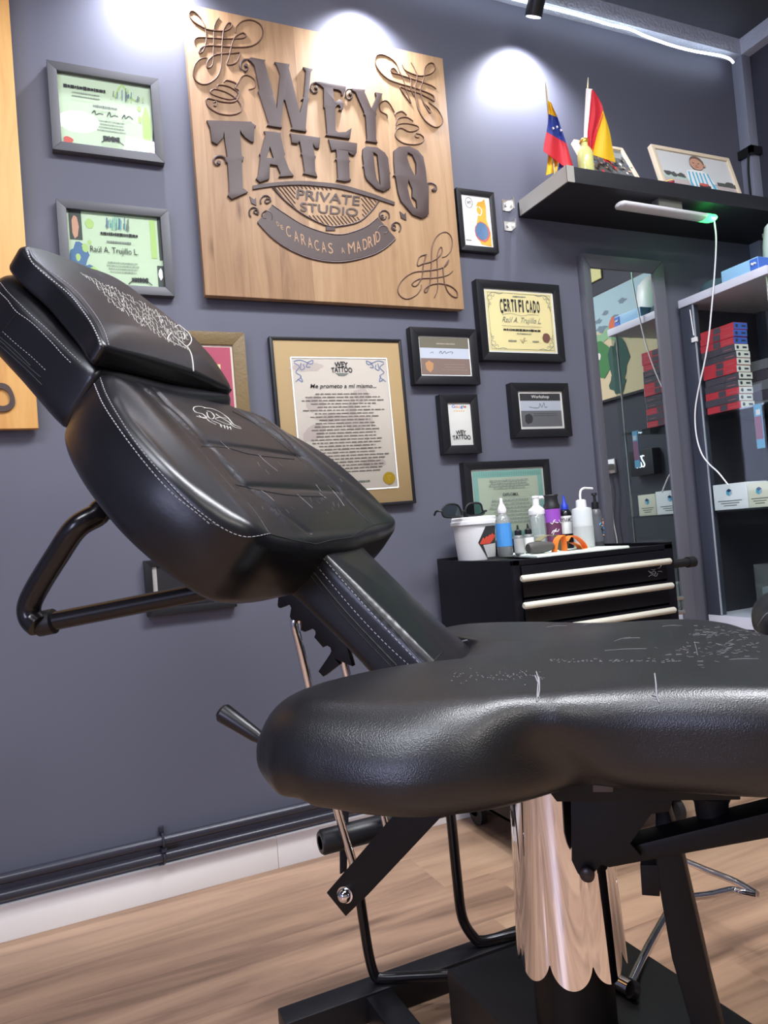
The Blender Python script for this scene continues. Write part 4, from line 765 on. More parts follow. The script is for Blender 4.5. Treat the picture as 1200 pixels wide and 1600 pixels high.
t = thing('white_dispenser', (2.34, 1.69, cz), 'white rounded dispenser on the cabinet top, seen in the mirror', 'dispenser')
build('housing', MB().lathe((2.34, 1.690, cz), [(0.078, 0), (0.080, 0.005), (0.074, 0.12), (0.064, 0.18), (0.040, 0.205), (0.01, 0.210)], 36), M_white, t, smooth=True)
build('slot', MB().box((2.31, 1.752, cz+0.155), (2.36, 1.757, cz+0.170)), mat('slot_grey', (110, 108, 100), 0.6), t)

# ---------------------------------------------------------------- right wall, seen in the mirror
t = thing('framed_map', (XR-0.01, 1.3, 1.44), 'large illustrated map with green land and pale sand, reflected in the mirror', 'map')
my0, my1, z0, z1 = 1.0, 1.60, 1.443, 1.965; X = XR-0.02
build('frame', MB().box((X, my0-0.008, z0-0.012), (XR, my1+0.008, z1+0.008)), M_frame, t)
mb = MB(); k = [0]
def Mq(pts, m):
    k[0] += 1; P = [(X-0.0006-0.0003*k[0], my0+(my1-my0)*a, z0+(z1-z0)*b) for a, b in pts]; tri = tessellate_polygon([[Vector(q) for q in P]]); mb.add(P, [tuple(q) for q in tri], m)
def Mb(a, b, ra, rb, m, j=0.2, n=16): Mq([(a+ra*(1+random.uniform(-j, j))*math.cos(q), b+rb*(1+random.uniform(-j, j))*math.sin(q)) for q in np.linspace(0, 2*math.pi, n, endpoint=False)], m)
Mq([(0,0),(1,0),(1,1),(0,1)], mat('map_sand', (214, 196, 158), 0.6)); Mq([(0,0.66),(1,0.6),(1,1),(0,1)], mat('map_pale_blue', (170, 200, 206), 0.6))
for a, b, s_ in ((0.1, 0.75, 0.05), (0.2, 0.8, 0.04), (0.3, 0.72, 0.05), (0.14, 0.67, 0.06), (0.4, 0.85, 0.04)): Mb(a, b, s_, s_*0.5, mat('map_slate', (120, 140, 150), 0.6), 0.5)
Mq([(0,0.66),(0.12,0.62),(0.3,0.7),(0.5,0.66),(0.5,0.55),(0.3,0.5),(0.2,0.56),(0,0.5)], mat('map_pale_green', (140, 184, 140), 0.6)); Mb(0.28, 0.66, 0.05, 0.08, mat('map_orange', (214, 110, 70), 0.6))
Mq([(0,0.58),(0.12,0.56),(0.22,0.46),(0.22,0.3),(0.12,0.2),(0.07,0.22),(0,0.26)], mat('map_green', (66, 128, 72), 0.6))
Mb(0.30, 0.32, 0.11, 0.2, mat('map_deep_teal', (46, 84, 74), 0.6)); Mb(0.27, 0.12, 0.09, 0.1, mat('map_deep_teal')); Mb(0.5, 0.53, 0.12, 0.05, mat('map_leaf', (150, 190, 110), 0.6)); Mb(0.08, 0.42, 0.02, 0.035, M_paper); 
build('map_sheet', mb, None, t)
t = tag(build('wall_plaque', MB().box((XR-0.012, 0.86, 2.045), (XR, 1.10, 2.22)), mat('pale_yellow_card', (226, 224, 150), 0.5), bevel=0.008), 'pale yellow plaque above the framed map, glimpsed at the top corner of the mirror', 'plaque')
t = thing('socket_with_plugs', (XR, 1.04, 1.07), 'white wall socket with two plugs and hanging leads, reflected in the mirror', 'socket')
build('socket_plate', MB().box((XR-0.012, 1.005, 1.075), (XR, 1.075, 1.145)), M_white, t, bevel=0.002)
for y in (1.022, 1.058):
    build('plug', MB().box((XR-0.05, y-0.014, 1.09), (XR-0.012, y+0.014, 1.12)), M_white, t, bevel=0.003)
    build('lead', MB().tube(smoothline([(XR-0.045, y, 1.09), (XR-0.046, y+0.01, 1.0), (XR-0.03, y-0.008, 0.85), (XR-0.03, y+0.008, 0.7), (XR-0.03, y, 0.45)], 5), 0.003, 6), M_white, t, smooth=True)
t = thing('lit_power_unit', (XR-0.03, 1.26, 1.05), 'black power unit with a glowing pale S shaped display, reflected in the mirror', 'power unit')
build('case', MB().box((XR-0.05, 1.22, 1.04), (XR, 1.37, 1.16)), M_black, t, bevel=0.004)
mb = MB()
for dy in (-0.020, 0, 0.020): mb.tube(smoothline([(XR-0.052, 1.29+dy-0.008*s_, 1.105+0.026*q) for s_, q in ((-1, 0.9), (0.2, 1), (1, 0.6), (0, 0), (-1, -0.6), (-0.2, -1), (1, -0.9))], 4), 0.0026, 6)
build('display', mb, mat('display_glow', (220, 235, 255), 0.4, emit=(215, 232, 255), estr=3), t)

# ================================================================ TOOL CART
kx0, kx1, ky0, ky1, kz = 1.058, 1.592, 1.580, 1.975, 0.775
t = thing('tool_cart', (1.33, 1.78, 0), 'black steel tool cart with pale bar handles, under the diploma', 'tool cart')
M_cart = mat('black_cart_enamel', (13, 12, 18), 0.42, spec=0.35)
mb = MB(); mb.box((kx0, ky0+0.006, 0.09), (kx0+0.004, ky1, kz)); mb.box((kx1-0.004, ky0+0.006, 0.09), (kx1, ky1, kz)); mb.box((kx0, ky1-0.004, 0.09), (kx1, ky1, kz+0.006)); mb.box((kx0, ky0+0.006, 0.09), (kx1, ky1, 0.10)); mb.box((kx0+0.004, ky0+0.02, kz-0.014), (kx1-0.004, ky1-0.004, kz-0.004))
mb.box((kx0, ky0, 0.09), (kx0+0.022, ky0+0.008, kz)); mb.box((kx1-0.030, ky0, 0.09), (kx1, ky0+0.008, kz)); mb.box((kx0, ky0, kz-0.014), (kx1, ky0+0.012, kz)); mb.box((kx1-0.006, ky0, kz), (kx1, ky1, kz+0.006))
build('body', mb, M_cart, t, bevel=0.0015)
h1 = atY(925, 891, 1.563)[2]; h2 = atY(930, 931, 1.563)[2]; pitch = h1-h2; zt = kz-0.016; hz = h1; k = 0
while hz > 0.15:
    zb = max(hz-pitch+0.018, 0.10); d = build('drawer', MB().box((kx0+0.024, ky0-0.004, zb), (kx1-0.032, ky0+0.02, zt)), M_cart, t, bevel=0.002)
    hh = build('drawer_handle', MB().tube([(kx0+0.008, ky0-0.022, hz), (kx0+0.011, ky0-0.022, hz), (kx1-0.037, ky0-0.022, hz), (kx1-0.034, ky0-0.022, hz)], [0.006, 0.0085, 0.0085, 0.006], 14), mat('ivory_bar', (206, 202, 186), 0.4), d, smooth=True, label='ivory bar handle across the drawer')
    mb = MB()
    for x in (kx0+0.06, kx1-0.08): mb.box((x, ky0-0.018, hz-0.004), (x+0.01, ky0-0.003, hz+0.004))
    build('handle_bracket', mb, M_cart, d)
    if k == 0:
        mb = MB(); c = atY(1021, 896, ky0-0.005)
        for q in range(9): a_, b_ = random.uniform(-0.02, 0.02), random.uniform(-0.014, 0.014); mb.tube(smoothline([c+np.array([a_, 0, b_]), c+np.array([a_+0.008, 0, b_+random.uniform(-.006, .006)]), c+np.array([a_+0.014, 0, b_+random.uniform(-.008, .008)])], 3), 0.0009, 5)
        build('worn_sticker', mb, M_thread2, d)
    zt = zb-0.006; hz -= pitch; k += 1
mb = MB().tube([(kx1, 1.60, 0.716), (kx1+0.085, 1.60, 0.716)], 0.012, 14); mb.tube([(kx1+0.07, 1.60, 0.716), (kx1+0.095, 1.60, 0.716)], 0.0155, 14); build('side_handle', mb, M_black, t, smooth=True)
mb = MB()
for z in (0.615, 0.575): mb.tube([(kx1, 1.62, z), (kx1+0.06, 1.62, z)], 0.006, 8)
build('side_hook', mb, M_alu, t, smooth=True)
for x, y in ((kx0+0.045, ky0+0.04), (kx1-0.045, ky0+0.04), (kx0+0.045, ky1-0.04), (kx1-0.045, ky1-0.04)):
    w_ = build('caster', MB().lathe((x-0.012, y, 0.036), [(0.02, 0), (0.036, 0.002), (0.036, 0.022), (0.02, 0.024)], 24, axis=(1, 0, 0)), mat('caster_rubber', (30, 28, 30), 0.6), t, smooth=True)
    build('fork', MB().box((x-0.017, y-0.012, 0.03), (x+0.017, y+0.012, 0.092)).box((x-0.017, y-0.012, 0.03), (x-0.014, y+0.012, 0.06)), M_steel, w_)
KT = kz-0.004
def item(xc, Y, ytop, wpx, zbase=KT):
    c = atY(xc, (ytop+860)/2, Y); return np.array([c[0], Y, zbase]), px_r(wpx, c), atY(xc, ytop, Y)[2]-zbase
# towel mat
Q = lambda x, y: atY(x, y, y)
mb = MB(); mb.hexa([(1.135, 1.581, kz), (1.440, 1.581, kz), (1.448, 1.83, kz), (1.19, 1.84, kz), (1.135, 1.581, kz+0.007), (1.440, 1.581, kz+0.007), (1.448, 1.83, kz+0.007), (1.19, 1.84, kz+0.007)])
tag(build('towel', mb, mat('mint_white_towel', (222, 234, 222), 0.9, bump=('noise', 120, 0.5, 0.003)), bevel=0.003), 'folded white and mint towel lying on the tool cart under the bottles', 'towel')
MT = kz+0.0072
# bucket
c, r, H = item(735, 1.885, 808, 78, KT); r = 0.062; c[0] = 1.142
t = thing('plastic_bucket', c, 'white plastic bucket with lid and red rayed label at the left of the tool cart', 'bucket')
build('pail', MB().lathe(c, [(r*0.86, 0), (r*0.88, 0.003), (r*1.0, H*0.86)], 44), M_white, t, smooth=True)
build('lid', MB().lathe(c+np.array([0, 0, H*0.80]), [(r*1.02, 0), (r*1.10, 0.003), (r*1.10, 0.012), (r*1.05, 0.014), (r*1.05, H*0.2-0.003), (r*1.0, H*0.2)], 44), M_white, t, smooth=True)
mb = MB()
def cyl(a, z, off=0.0008): q = math.radians(a); rr = r*(0.88+0.12*z/(H*0.86))+off; return c+np.array([rr*math.sin(q), -rr*math.cos(q), z])
A0 = 38
def cylpoly(pts, m, off):   # (deg, zfrac)
    cx_, cz_ = np.mean([p[0] for p in pts]), np.mean([p[1] for p in pts]); P = [cyl(cx_, H*cz_, off+0.0003)]
    L = []
    for i in range(len(pts)):
        a, b = pts[i], pts[(i+1) % len(pts)]
        for q in range(6): L.append((a[0]+(b[0]-a[0])*q/6, a[1]+(b[1]-a[1])*q/6))
    for ring in (0.5, 1.0): P += [cyl(cx_+(a-cx_)*ring, H*(cz_+(b-cz_)*ring), off+0.0003*(1-ring)) for a, b in L]
    n_ = len(L); F_ = [(0, 1+i, 1+(i+1) % n_) for i in range(n_)]+[(1+i, 1+n_+i, 1+n_+(i+1) % n_, 1+(i+1) % n_) for i in range(n_)]; mb.add(P, F_, m)
cylpoly([(-24, 0.40), (0, 0.76), (44, 0.76), (44, 0.02), (2, 0.02)], M_ink, 0.0008)
cylpoly([(2, 0.05), (-10, 0.34), (40, 0.36), (40, 0.05)], mat('label_grey', (190, 188, 186), 0.6), 0.0014)
for k in range(5): cylpoly([(-20+k*4, 0.37+0.012*k), (-9+k*11, 0.60-0.03*abs(k-3)), (-4+k*11, 0.54-0.03*abs(k-3)), (-10+k*5, 0.35)], mat('label_red', (206, 70, 52), 0.6), 0.0014)
build('rayed_label', mb, None, t)
# glasses on the bucket
zl = c[2]+H+0.001
t = thing('safety_glasses', (c[0], 1.87, zl), 'black framed safety glasses resting on the lid of the white bucket', 'glasses')
gz = atY(720, 800, 1.84)[2]
for k, (xa, xb) in enumerate(((690, 722), (727, 757))):
    Lp = [atY(x, y, 1.845) for x, y in ([(xa+3, 808), (xa+1, 799), (xa+6, 791), (xa+16, 789), (xa+25, 791), (xb-2, 799), (xb-1, 808), (xa+14, 810)] if k == 0 else [(xa+2, 806), (xa+1, 797), (xa+6, 790), (xa+16, 788), (xa+24, 790), (xb-3, 799), (xb-1, 805), (xa+14, 808)])]
    dz = zl+0.002-min(p[2] for p in Lp); Lp = [p+np.array([0, 0, dz]) for p in Lp]; Lp = smoothline(Lp, 5, True)
    rm = build('lens_rim', MB().tube(Lp, 0.0028, 8, closed=True), M_black, t, smooth=True); build('lens', MB().prism(Lp, (0, 0.0015, 0)), M_lens, rm)
    sg = -1 if k == 0 else 1; e = min(Lp, key=lambda p: p[0]*-sg); build('temple', MB().tube(smoothline([e+np.array([0, 0, 0.004]), e+np.array([sg*0.010, 0.004, 0.006]), e+np.array([sg*0.010, 0.016, 0.005]), e+np.array([sg*0.006, 0.035, -0.004]) ], 5), 0.003, 8), M_black, t, smooth=True)
a_ = atY(724, 800, 1.845); build('bridge', MB().tube([a_+np.array([-0.009, 0, dz-0.004]), a_+np.array([0, 0, dz-0.001]), a_+np.array([0.009, 0, dz-0.004])], 0.0025, 8), M_black, t, smooth=True)
# bottles
def bottle(name, lab, xc, Y, ytop, wpx, build_fn, zb=MT, cat='bottle'):
    c, r, H = item(xc, Y, ytop, wpx, zb); t = thing(name, c, lab, cat); build_fn(t, c, r, H); return t
def ring_label(t, c, r, z0, z1, m, name='label', a0=-180, a1=180):
    n = 40; mb = MB(); vs_ = []
    for q in np.radians(np.linspace(a0, a1, n+1)): vs_ += [c+np.array([(r+0.0006)*math.sin(q), -(r+0.0006)*math.cos(q), z0]), c+np.array([(r+0.0006)*math.sin(q), -(r+0.0006)*math.cos(q), z1])]
    mb.add(vs_, [(2*i, 2*i+2, 2*i+3, 2*i+1) for i in range(n)]); return build(name, mb, m, t, smooth=True)
def curved_text(t, par, c, r, s, a0, a1, z0, z1, m, off=0.0012):
    mb = MB(); add_text(mb, s, lambda a, b: c+np.array([(r+off)*math.sin(math.radians(a0+(a1-a0)*a)), -(r+off)*math.cos(math.radians(a0+(a1-a0)*a)), z0+(z1-z0)*b]), None, 0.02); build('lettering', mb, m, par)
AV = math.degrees(math.atan2(0, 1))
def b1(t, c, r, H):
    build('bottle_body', MB().lathe(c, [(r*0.9, 0), (r, 0.003), (r, H*0.60), (r*0.85, H*0.66), (r*0.5, H*0.72), (r*0.5, H*0.74)], 30), M_clear, t, smooth=True)
    build('liquid', MB().lathe(c+np.array([0, 0, 0.002]), [(r*0.93, 0), (r*0.93, H*0.14)], 24), mat('clear_liquid_grey', (120, 130, 128), 0.2), t, smooth=True)
    l = ring_label(t, c, r, H*0.16, H*0.56, mat('sky_blue_label', (72, 146, 214), 0.5)); 
    mb = MB()
    for k in range(9): q0 = math.radians(-50); mb.add([c+np.array([(r+0.001)*math.sin(q), -(r+0.001)*math.cos(q), z]) for q, z in ((q0, H*(0.24+0.03*k)), (q0+0.9, H*(0.24+0.03*k)), (q0+0.9, H*(0.247+0.03*k)), (q0, H*(0.247+0.03*k)))], [(0, 1, 2, 3)])
    build('label_text', mb, mat('pale_blue_print'), l)
    build('spray_cap', MB().lathe(c+np.array([0, 0, H*0.73]), [(r*0.52, 0), (r*0.56, 0.002), (r*0.56, H*0.08), (r*0.38, H*0.14), (r*0.22, H*0.18), (r*0.2, H*0.27)], 26), M_white, t, smooth=True)
bottle('spray_bottle', 'clear spray bottle with sky blue label and white cap, right of the bucket', 786, 1.73, 778, 24, b1)
def dropper(lbl):
    def f(t, c, r, H):
        build('bottle_body', MB().lathe(c, [(r*0.9, 0), (r, 0.002), (r, H*0.58), (r*0.8, H*0.64), (r*0.5, H*0.66)], 24), mat('smoky_bottle', (120, 122, 120), 0.3), t, smooth=True)
        ring_label(t, c, r, H*0.06, H*0.54, lbl); build('cap', MB().lathe(c+np.array([0, 0, H*0.65]), [(r*0.7, 0), (r*0.72, 0.002), (r*0.72, H*0.15), (r*0.25, H*0.2), (r*0.16, H*0.345)], 20), M_black, t, smooth=True)
    return f
bottle('dropper_bottle', 'small grey speckled ink bottle with black cap, next to the spray bottle', 810, 1.70, 820, 15, dropper(mat('speckled_label', (170, 170, 166), 0.6, bump=('noise', 300, 1, 0.001))))
bottle('dropper_bottle', 'small white labelled ink bottle with pointed black nozzle', 826, 1.70, 818, 15, dropper(M_paper))
def b3(t, c, r, H):
    build('bottle_body', MB().lathe(c, [(r*0.9, 0), (r, 0.003), (r, H*0.58), (r*0.92, H*0.66), (r*0.7, H*0.69)], 30), M_clear, t, smooth=True)
    build('pink_liquid', MB().lathe(c+np.array([0, 0, 0.002]), [(r*0.94, 0), (r*0.94, H*0.10)], 24), mat('pink_liquid', (190, 110, 120), 0.2), t, smooth=True)
    mb = MB().lathe(c+np.array([0, 0, H*0.66]), [(r*0.95, 0), (r, 0.002), (r*0.97, H*0.09), (r*0.6, H*0.14), (r*0.4, H*0.17), (r*0.38, H*0.30), (r*0.45, H*0.31), (r*0.42, H*0.345)], 28); mb.tube([c+np.array([0, 0, H*0.96]), c+np.array([0.018, -0.006, H*0.97]), c+np.array([0.026, -0.008, H*0.94])], [0.006, 0.005, 0.004], 10); build('foam_pump', mb, M_white, t, smooth=True)
bottle('foam_pump_bottle', 'clear foaming pump bottle with white pump head, behind the ink bottles', 840, 1.78, 775, 26, b3)
def b4(t, c, r, H):
    build('bottle_body', MB().lathe(c, [(r*0.92, 0), (r, 0.003), (r, H*0.72), (r*0.95, H*0.75)], 30), mat('dark_violet_plastic', (60, 44, 74), 0.35), t, smooth=True)
    ring_label(t, c, r, H*0.5, H*0.74, mat('violet_label', (140, 70, 170), 0.5)); l = ring_label(t, c, r, H*0.1, H*0.5, mat('plum_label', (92, 46, 76), 0.5), 'lower_label')
    mb = MB()
    for k in range(6): a_ = random.uniform(-60, 10); zz = random.uniform(0.3, 0.52)*H; mb.tube(smoothline([c+np.array([(r+0.001)*math.sin(math.radians(a_+q)), -(r+0.001)*math.cos(math.radians(a_+q)), zz+random.uniform(-.008, .008)]) for q in (0, 12, 24, 36)], 4), 0.0009, 5)
    build('label_print', mb, M_paper, l)
    build('cap', MB().lathe(c+np.array([0, 0, H*0.75]), [(r*1.0, 0), (r*1.0, H*0.06), (r*0.85, H*0.10), (r*0.8, H*0.2), (r*0.9, H*0.235), (r*0.85, H*0.25)], 28), mat('black_ribbed', (30, 30, 32), 0.5), t, smooth=True)
bottle('purple_bottle', 'purple bottle with wide black cap between the foam pump and the blue capped bottle', 864, 1.76, 773, 25, b4)
def b5(t, c, r, H):
    build('bottle_body', MB().lathe(c, [(r*0.92, 0), (r, 0.003), (r, H*0.66), (r*0.8, H*0.72), (r*0.45, H*0.75)], 26), mat('black_gloss_plastic', (18, 17, 22), 0.25), t, smooth=True)
    l = ring_label(t, c, r, H*0.28, H*0.62, M_paper); curved_text(t, l, c, r, 'DYNAMIC', -85, 25, H*0.50, H*0.585, M_ink)
    build('cap', MB().lathe(c+np.array([0, 0, H*0.74]), [(r*0.62, 0), (r*0.64, 0.002), (r*0.6, H*0.08), (r*0.3, H*0.14), (r*0.15, H*0.27)], 22), mat('royal_blue_cap', (40, 62, 176), 0.4), t, smooth=True)
bottle('ink_bottle', 'black ink bottle with white label and royal blue cap', 884, 1.77, 775, 19, b5)
def b6(t, c, r, H):
    m = mat('milky_plastic', (196, 202, 200), 0.35); build('bottle_body', MB().lathe(c, [(r*0.94, 0), (r, 0.004), (r, H*0.62), (r*0.94, H*0.655), (r*0.5, H*0.675), (r*0.45, H*0.69)], 32), m, t, smooth=True)
    ring_label(t, c, r, 0.004, H*0.36, mat('milky_liquid', (172, 176, 174), 0.3), 'liquid_level')
    build('screw_cap', MB().lathe(c+np.array([0, 0, H*0.67]), [(r*0.52, 0), (r*0.54, 0.002), (r*0.5, H*0.12), (r*0.3, H*0.135)], 26), M_white, t, smooth=True)
    T = c+np.array([0, 0, H*0.78]); build('bent_spout', MB().tube(smoothline([T, T+np.array([-0.001, 0, H*0.08]), T+np.array([0.003, 0, H*0.17]), T+np.array([0.014, 0, H*0.208]), T+np.array([0.028, 0, H*0.205]), T+np.array([0.045, 0, H*0.195])], 6), 0.0032, 10), M_white, t, smooth=True)
bottle('wash_bottle', 'translucent squeeze wash bottle with a bent spout, in front of the mirror edge', 910, 1.70, 762, 31, b6)
def b7(t, c, r, H):
    build('bottle_body', MB().lathe(c, [(r*0.92, 0), (r, 0.003), (r, H*0.6), (r*0.85, H*0.68), (r*0.5, H*0.72)], 26), mat('grey_bottle', (88, 88, 92), 0.3), t, smooth=True)
    l = ring_label(t, c, r, H*0.12, H*0.58, mat('graffiti_label', (96, 98, 104), 0.5)); mb = MB()
    for k in range(10): a_ = random.uniform(-50, 50); zz = random.uniform(0.16, 0.54)*H; mb.tube(smoothline([c+np.array([(r+0.001)*math.sin(math.radians(a_+q)), -(r+0.001)*math.cos(math.radians(a_+q)), zz+random.uniform(-.006, .006)]) for q in (0, 10, 20)], 4), 0.002, 5, random.choice([mat('label_cyan', (70, 150, 200), 0.5), mat('label_peach', (206, 150, 130), 0.5), M_ink]))
    build('graffiti_print', mb, None, l)
    mb = MB().lathe(c+np.array([0, 0, H*0.71]), [(r*0.6, 0), (r*0.62, 0.002), (r*0.6, H*0.12), (r*0.25, H*0.14), (r*0.22, H*0.24), (r*0.5, H*0.25), (r*0.45, H*0.29)], 22); build('pump', mb, M_black, t, smooth=True)
bottle('pump_bottle', 'dark bottle with blue graffiti style label and black pump, right of the wash bottle', 932, 1.80, 770, 18, b7, zb=KT)
# head torch with orange strap
c = np.array([atY(870, 860, 1.64)[0], 1.64, MT]); t = thing('strap_headlamp', c, 'head torch with bright orange and olive elastic strap lying in front of the bottles', 'head torch')
P = lambda x, y, Y=1.635: atY(x, y, Y)
orange, olive, dg = mat('orange_elastic', (226, 120, 40), 0.7), mat('olive_elastic', (120, 116, 84), 0.7), mat('grey_rubber', (74, 72, 68), 0.6)
def drop(pts, Y=1.635): L = [P(x, y, Y) for x, y in pts]; return L
mb = MB(); L = smoothline([P(825, 859), P(830, 855), P(842, 854), P(854, 857), P(864, 861)], 5); L = [np.array([p[0], p[1], MT+0.017]) for p in L]; mb.tube(L, [0.008+0.0085*math.sin(math.pi*(0.15+0.8*i/(len(L)-1))) for i in range(len(L))], 14, flat=((0, 0, 1), 1.0)); build('lamp_body', mb, dg, t, smooth=True)
mb = MB().tube(smoothline([P(832, 853), P(846, 853), P(860, 858)], 5), 0.0035, 8); build('orange_trim', mb, orange, t, smooth=True)
def strap(pts, w, Y, m, nm):
    L = smoothline([P(x, y, Y+dy) for x, y, dy in pts], 6); mb = MB(); vs_ = []
    for p in L: p[2] = max(p[2], MT+0.001)
    for i, p in enumerate(L): vs_ += [p+np.array([0, -w/2, 0]), p+np.array([0, w/2, 0]), p+np.array([0, w/2, 0.0016]), p+np.array([0, -w/2, 0.0016])]
    F_ = []
    for i in range(len(L)-1):
        for q in range(4): F_.append((4*i+q, 4*i+(q+1) % 4, 4*i+4+(q+1) % 4, 4*i+4+q))
    mb.add(vs_, F_); build(nm, mb, m, t, smooth=True)
mb = MB(); mb.hexa([P(868, 866), P(882, 865), P(884, 864, 1.65), P(870, 865, 1.65), P(868, 838), P(882, 837), P(884, 837, 1.65), P(870, 838, 1.65)]); 
strap([(840, 846, 0), (850, 838, 0.02), (862, 837, 0.02), (872, 840, 0), (880, 866, 0)], 0.03, 1.655, olive, 'olive_strap')
strap([(866, 866, 0), (869, 845, 0), (878, 837, 0), (881, 848, 0), (883, 866, 0)], 0.025, 1.630, orange, 'orange_strap_loop')
strap([(884, 846, 0), (890, 838, 0), (900, 840, 0), (911, 850, 0), (914, 859, 0), (908, 861, 0), (903, 853, 0), (893, 848, 0)], 0.024, 1.640, orange, 'orange_strap_end')
strap([(884, 862, 0.0), (895, 860, 0), (906, 863, 0)], 0.02, 1.640, dg, 'buckle')

# ================================================================ TATTOO CHAIR
chair = thing('tattoo_chair', (CO[0], CO[1], 0), 'large black leather tattoo chair with raised backrest and chrome column', 'tattoo chair')
def catmull_closed(P, n=10): return smoothline(P, n, True)
def pad(outline, centre, frame, top, bot, rf, rb, crown=0.0, N=220, disp=None, sidebulge=0.0, rings=34):
    P = np.array(catmull_closed([np.array(p, float) for p in outline])); c = np.array(centre, float); D = P-c
    ang = np.arctan2(D[:, 1], D[:, 0]); rad = np.hypot(D[:, 0], D[:, 1])
    o = np.argsort(ang); ang, rad = ang[o], rad[o]; A = np.concatenate([ang-2*math.pi, ang, ang+2*math.pi]); Rr = np.concatenate([rad]*3)
    th = np.linspace(-math.pi, math.pi, N, endpoint=False); R = np.interp(th, A, Rr)
    prof = []                                             # (kind, inset, n)
    for s_ in np.linspace(0, 1, rings)[1:-1]: prof.append(('i', s_, top))
    for q in np.linspace(0, math.pi/2, 12): prof.append(('f', (1-math.sin(q)), (1-math.cos(q))))
    for z in np.linspace(0, 1, 7)[1:-1]: prof.append(('s', z, 0))
    for q in np.linspace(math.pi/2, 0, 9): prof.append(('e', rb*(1-math.sin(q)), bot+rb*(1-math.cos(q))))
    for s_ in np.linspace(1, 0, 8)[1:-1]: prof.append(('b', s_, bot))
    vs_ = []; 
    rfa = np.array([rf(t_) for t_ in th]) if callable(rf) else np.full(N, rf)
    for kind, a, n in prof:
        for jj, (t_, r) in enumerate(zip(th, R)):
            r_f = rfa[jj]
            if kind == 'i': rr = (r-r_f)*a; nn = n+crown*(1-a*a)
            elif kind == 'f': rr = r-r_f*a; nn = top-r_f*n
            elif kind == 's': rr = r+sidebulge*math.sin(math.pi*a); nn = (top-r_f)+((bot+rb)-(top-r_f))*a
            elif kind == 'b': rr = (r-rb)*a; nn = n
            else: rr = r-a; nn = n
            x, y = c[0]+rr*math.cos(t_), c[1]+rr*math.sin(t_)
            if disp is not None: dx, dy, dn = disp(x, y, nn, rr/r); x += dx; y += dy; nn += dn
            vs_.append(frame(x, y, nn))
    K = len(prof); fs = []
    for i in range(K-1):
        for j in range(N): fs.append((i*N+j, i*N+(j+1) % N, (i+1)*N+(j+1) % N, (i+1)*N+j))
    x, y = c; n0 = top+crown
    if disp is not None: dx, dy, dn = disp(x, y, n0, 0); n0 += dn
    vs_.append(frame(c[0], c[1], n0)); vs_.append(frame(c[0], c[1], bot)); k = len(vs_)-2
    for j in range(N): fs.append((k, (j+1) % N, j)); fs.append((k+1, (K-1)*N+j, (K-1)*N+(j+1) % N))
    return MB().add(vs_, fs)
def bvh(mb): return BVHTree.FromPolygons([Vector(p) for p in mb.v], mb.f)
def cast(tree, x, y, off=0.0005):
    d = ray(x, y); d = d/np.linalg.norm(d); h = tree.ray_cast(Vector(EYE), Vector(d))
    if h[0] is None: return None
    n = np.array(h[1]); n = n if n@d < 0 else -n
    return np.array(h[0])+n*off
def surf(mb, tree, px, r, dash=None, gap=0.0, off=0.0004, seg=5, m=None, smooth=True, step=2.0):
    L = smoothline([np.array(p, float) for p in px], 8) if smooth and len(px) > 2 else [np.array(p, float) for p in px]
    D = [L[0]]
    for a, b in zip(L[:-1], L[1:]):
        n = max(1, int(np.linalg.norm(b-a)/step)); D += [a+(b-a)*(i+1)/n for i in range(n)]
    W = []
    for p in D:
        q = cast(tree, p[0], p[1], off)
        if q is not None and (not W or np.linalg.norm(q-W[-1]) < 0.06): W.append(q)
        elif q is not None and len(W) < 3: W = [q]
    if len(W) < 2: return
    if not dash: mb.tube(W, r, seg, m); return
    S_ = [0.0]
    for a, b in zip(W[:-1], W[1:]): S_.append(S_[-1]+np.linalg.norm(b-a))
    Wn = np.array(W); t_ = 0
    while t_+dash < S_[-1]:
        pts = [np.array([np.interp(q, S_, Wn[:, k]) for k in range(3)]) for q in (t_, t_+dash*0.5, t_+dash)]; mb.tube(pts, r, seg, m); t_ += dash+gap
def gz(d, s): return math.exp(-(d/s)**2)

# ---- seat
def seat_disp(u, v, z, s):
    dn = 0.0; dx = dy = 0.0
    w_side = max(0.0, min(1.0, (0.70-z)/0.07))
    if v < -0.1:
        k = gz(u-0.02-0.6*(0.66-z), 0.035); dy += 0.024*k*w_side                       # the soft fold in the near flank
        k2 = gz(u+0.10, 0.10); dy -= 0.010*k2*w_side
        if z < 0.66: dy += 0.004*math.sin(u*120+3)*gz(u+0.24, 0.05)*(0.66-z)/0.05; dx += 0.003*math.sin(v*170)*gz(u+0.27, 0.04)
    dn += 0.0035*math.sin(u*21+1)*math.cos(v*17) * (1 if z > 0.66 else 0.3)
    if z > 0.60: dn -= 0.002*gz(math.hypot(u+0.16, v)*0.9, 0.06)
    if z < 0.625 and v < -0.05: dn -= 0.004*gz(u+0.10, 0.12)
    return dx, dy, dn
seat_out = [(-0.158,0.0),(-0.160,-0.085),(-0.195,-0.125),(-0.245,-0.165),(-0.290,-0.225),(-0.285,-0.295),(-0.230,-0.340),(-0.120,-0.350),(-0.040,-0.335),(0.035,-0.295),(0.11,-0.275),(0.24,-0.275),(0.34,-0.25),(0.39,-0.16),(0.37,-0.05),(0.315,0.06),(0.285,0.14),(0.245,0.215),(0.16,0.268),(0.0,0.295),(-0.14,0.305),(-0.225,0.300),(-0.268,0.245),(-0.250,0.170),(-0.195,0.120),(-0.160,0.085)]
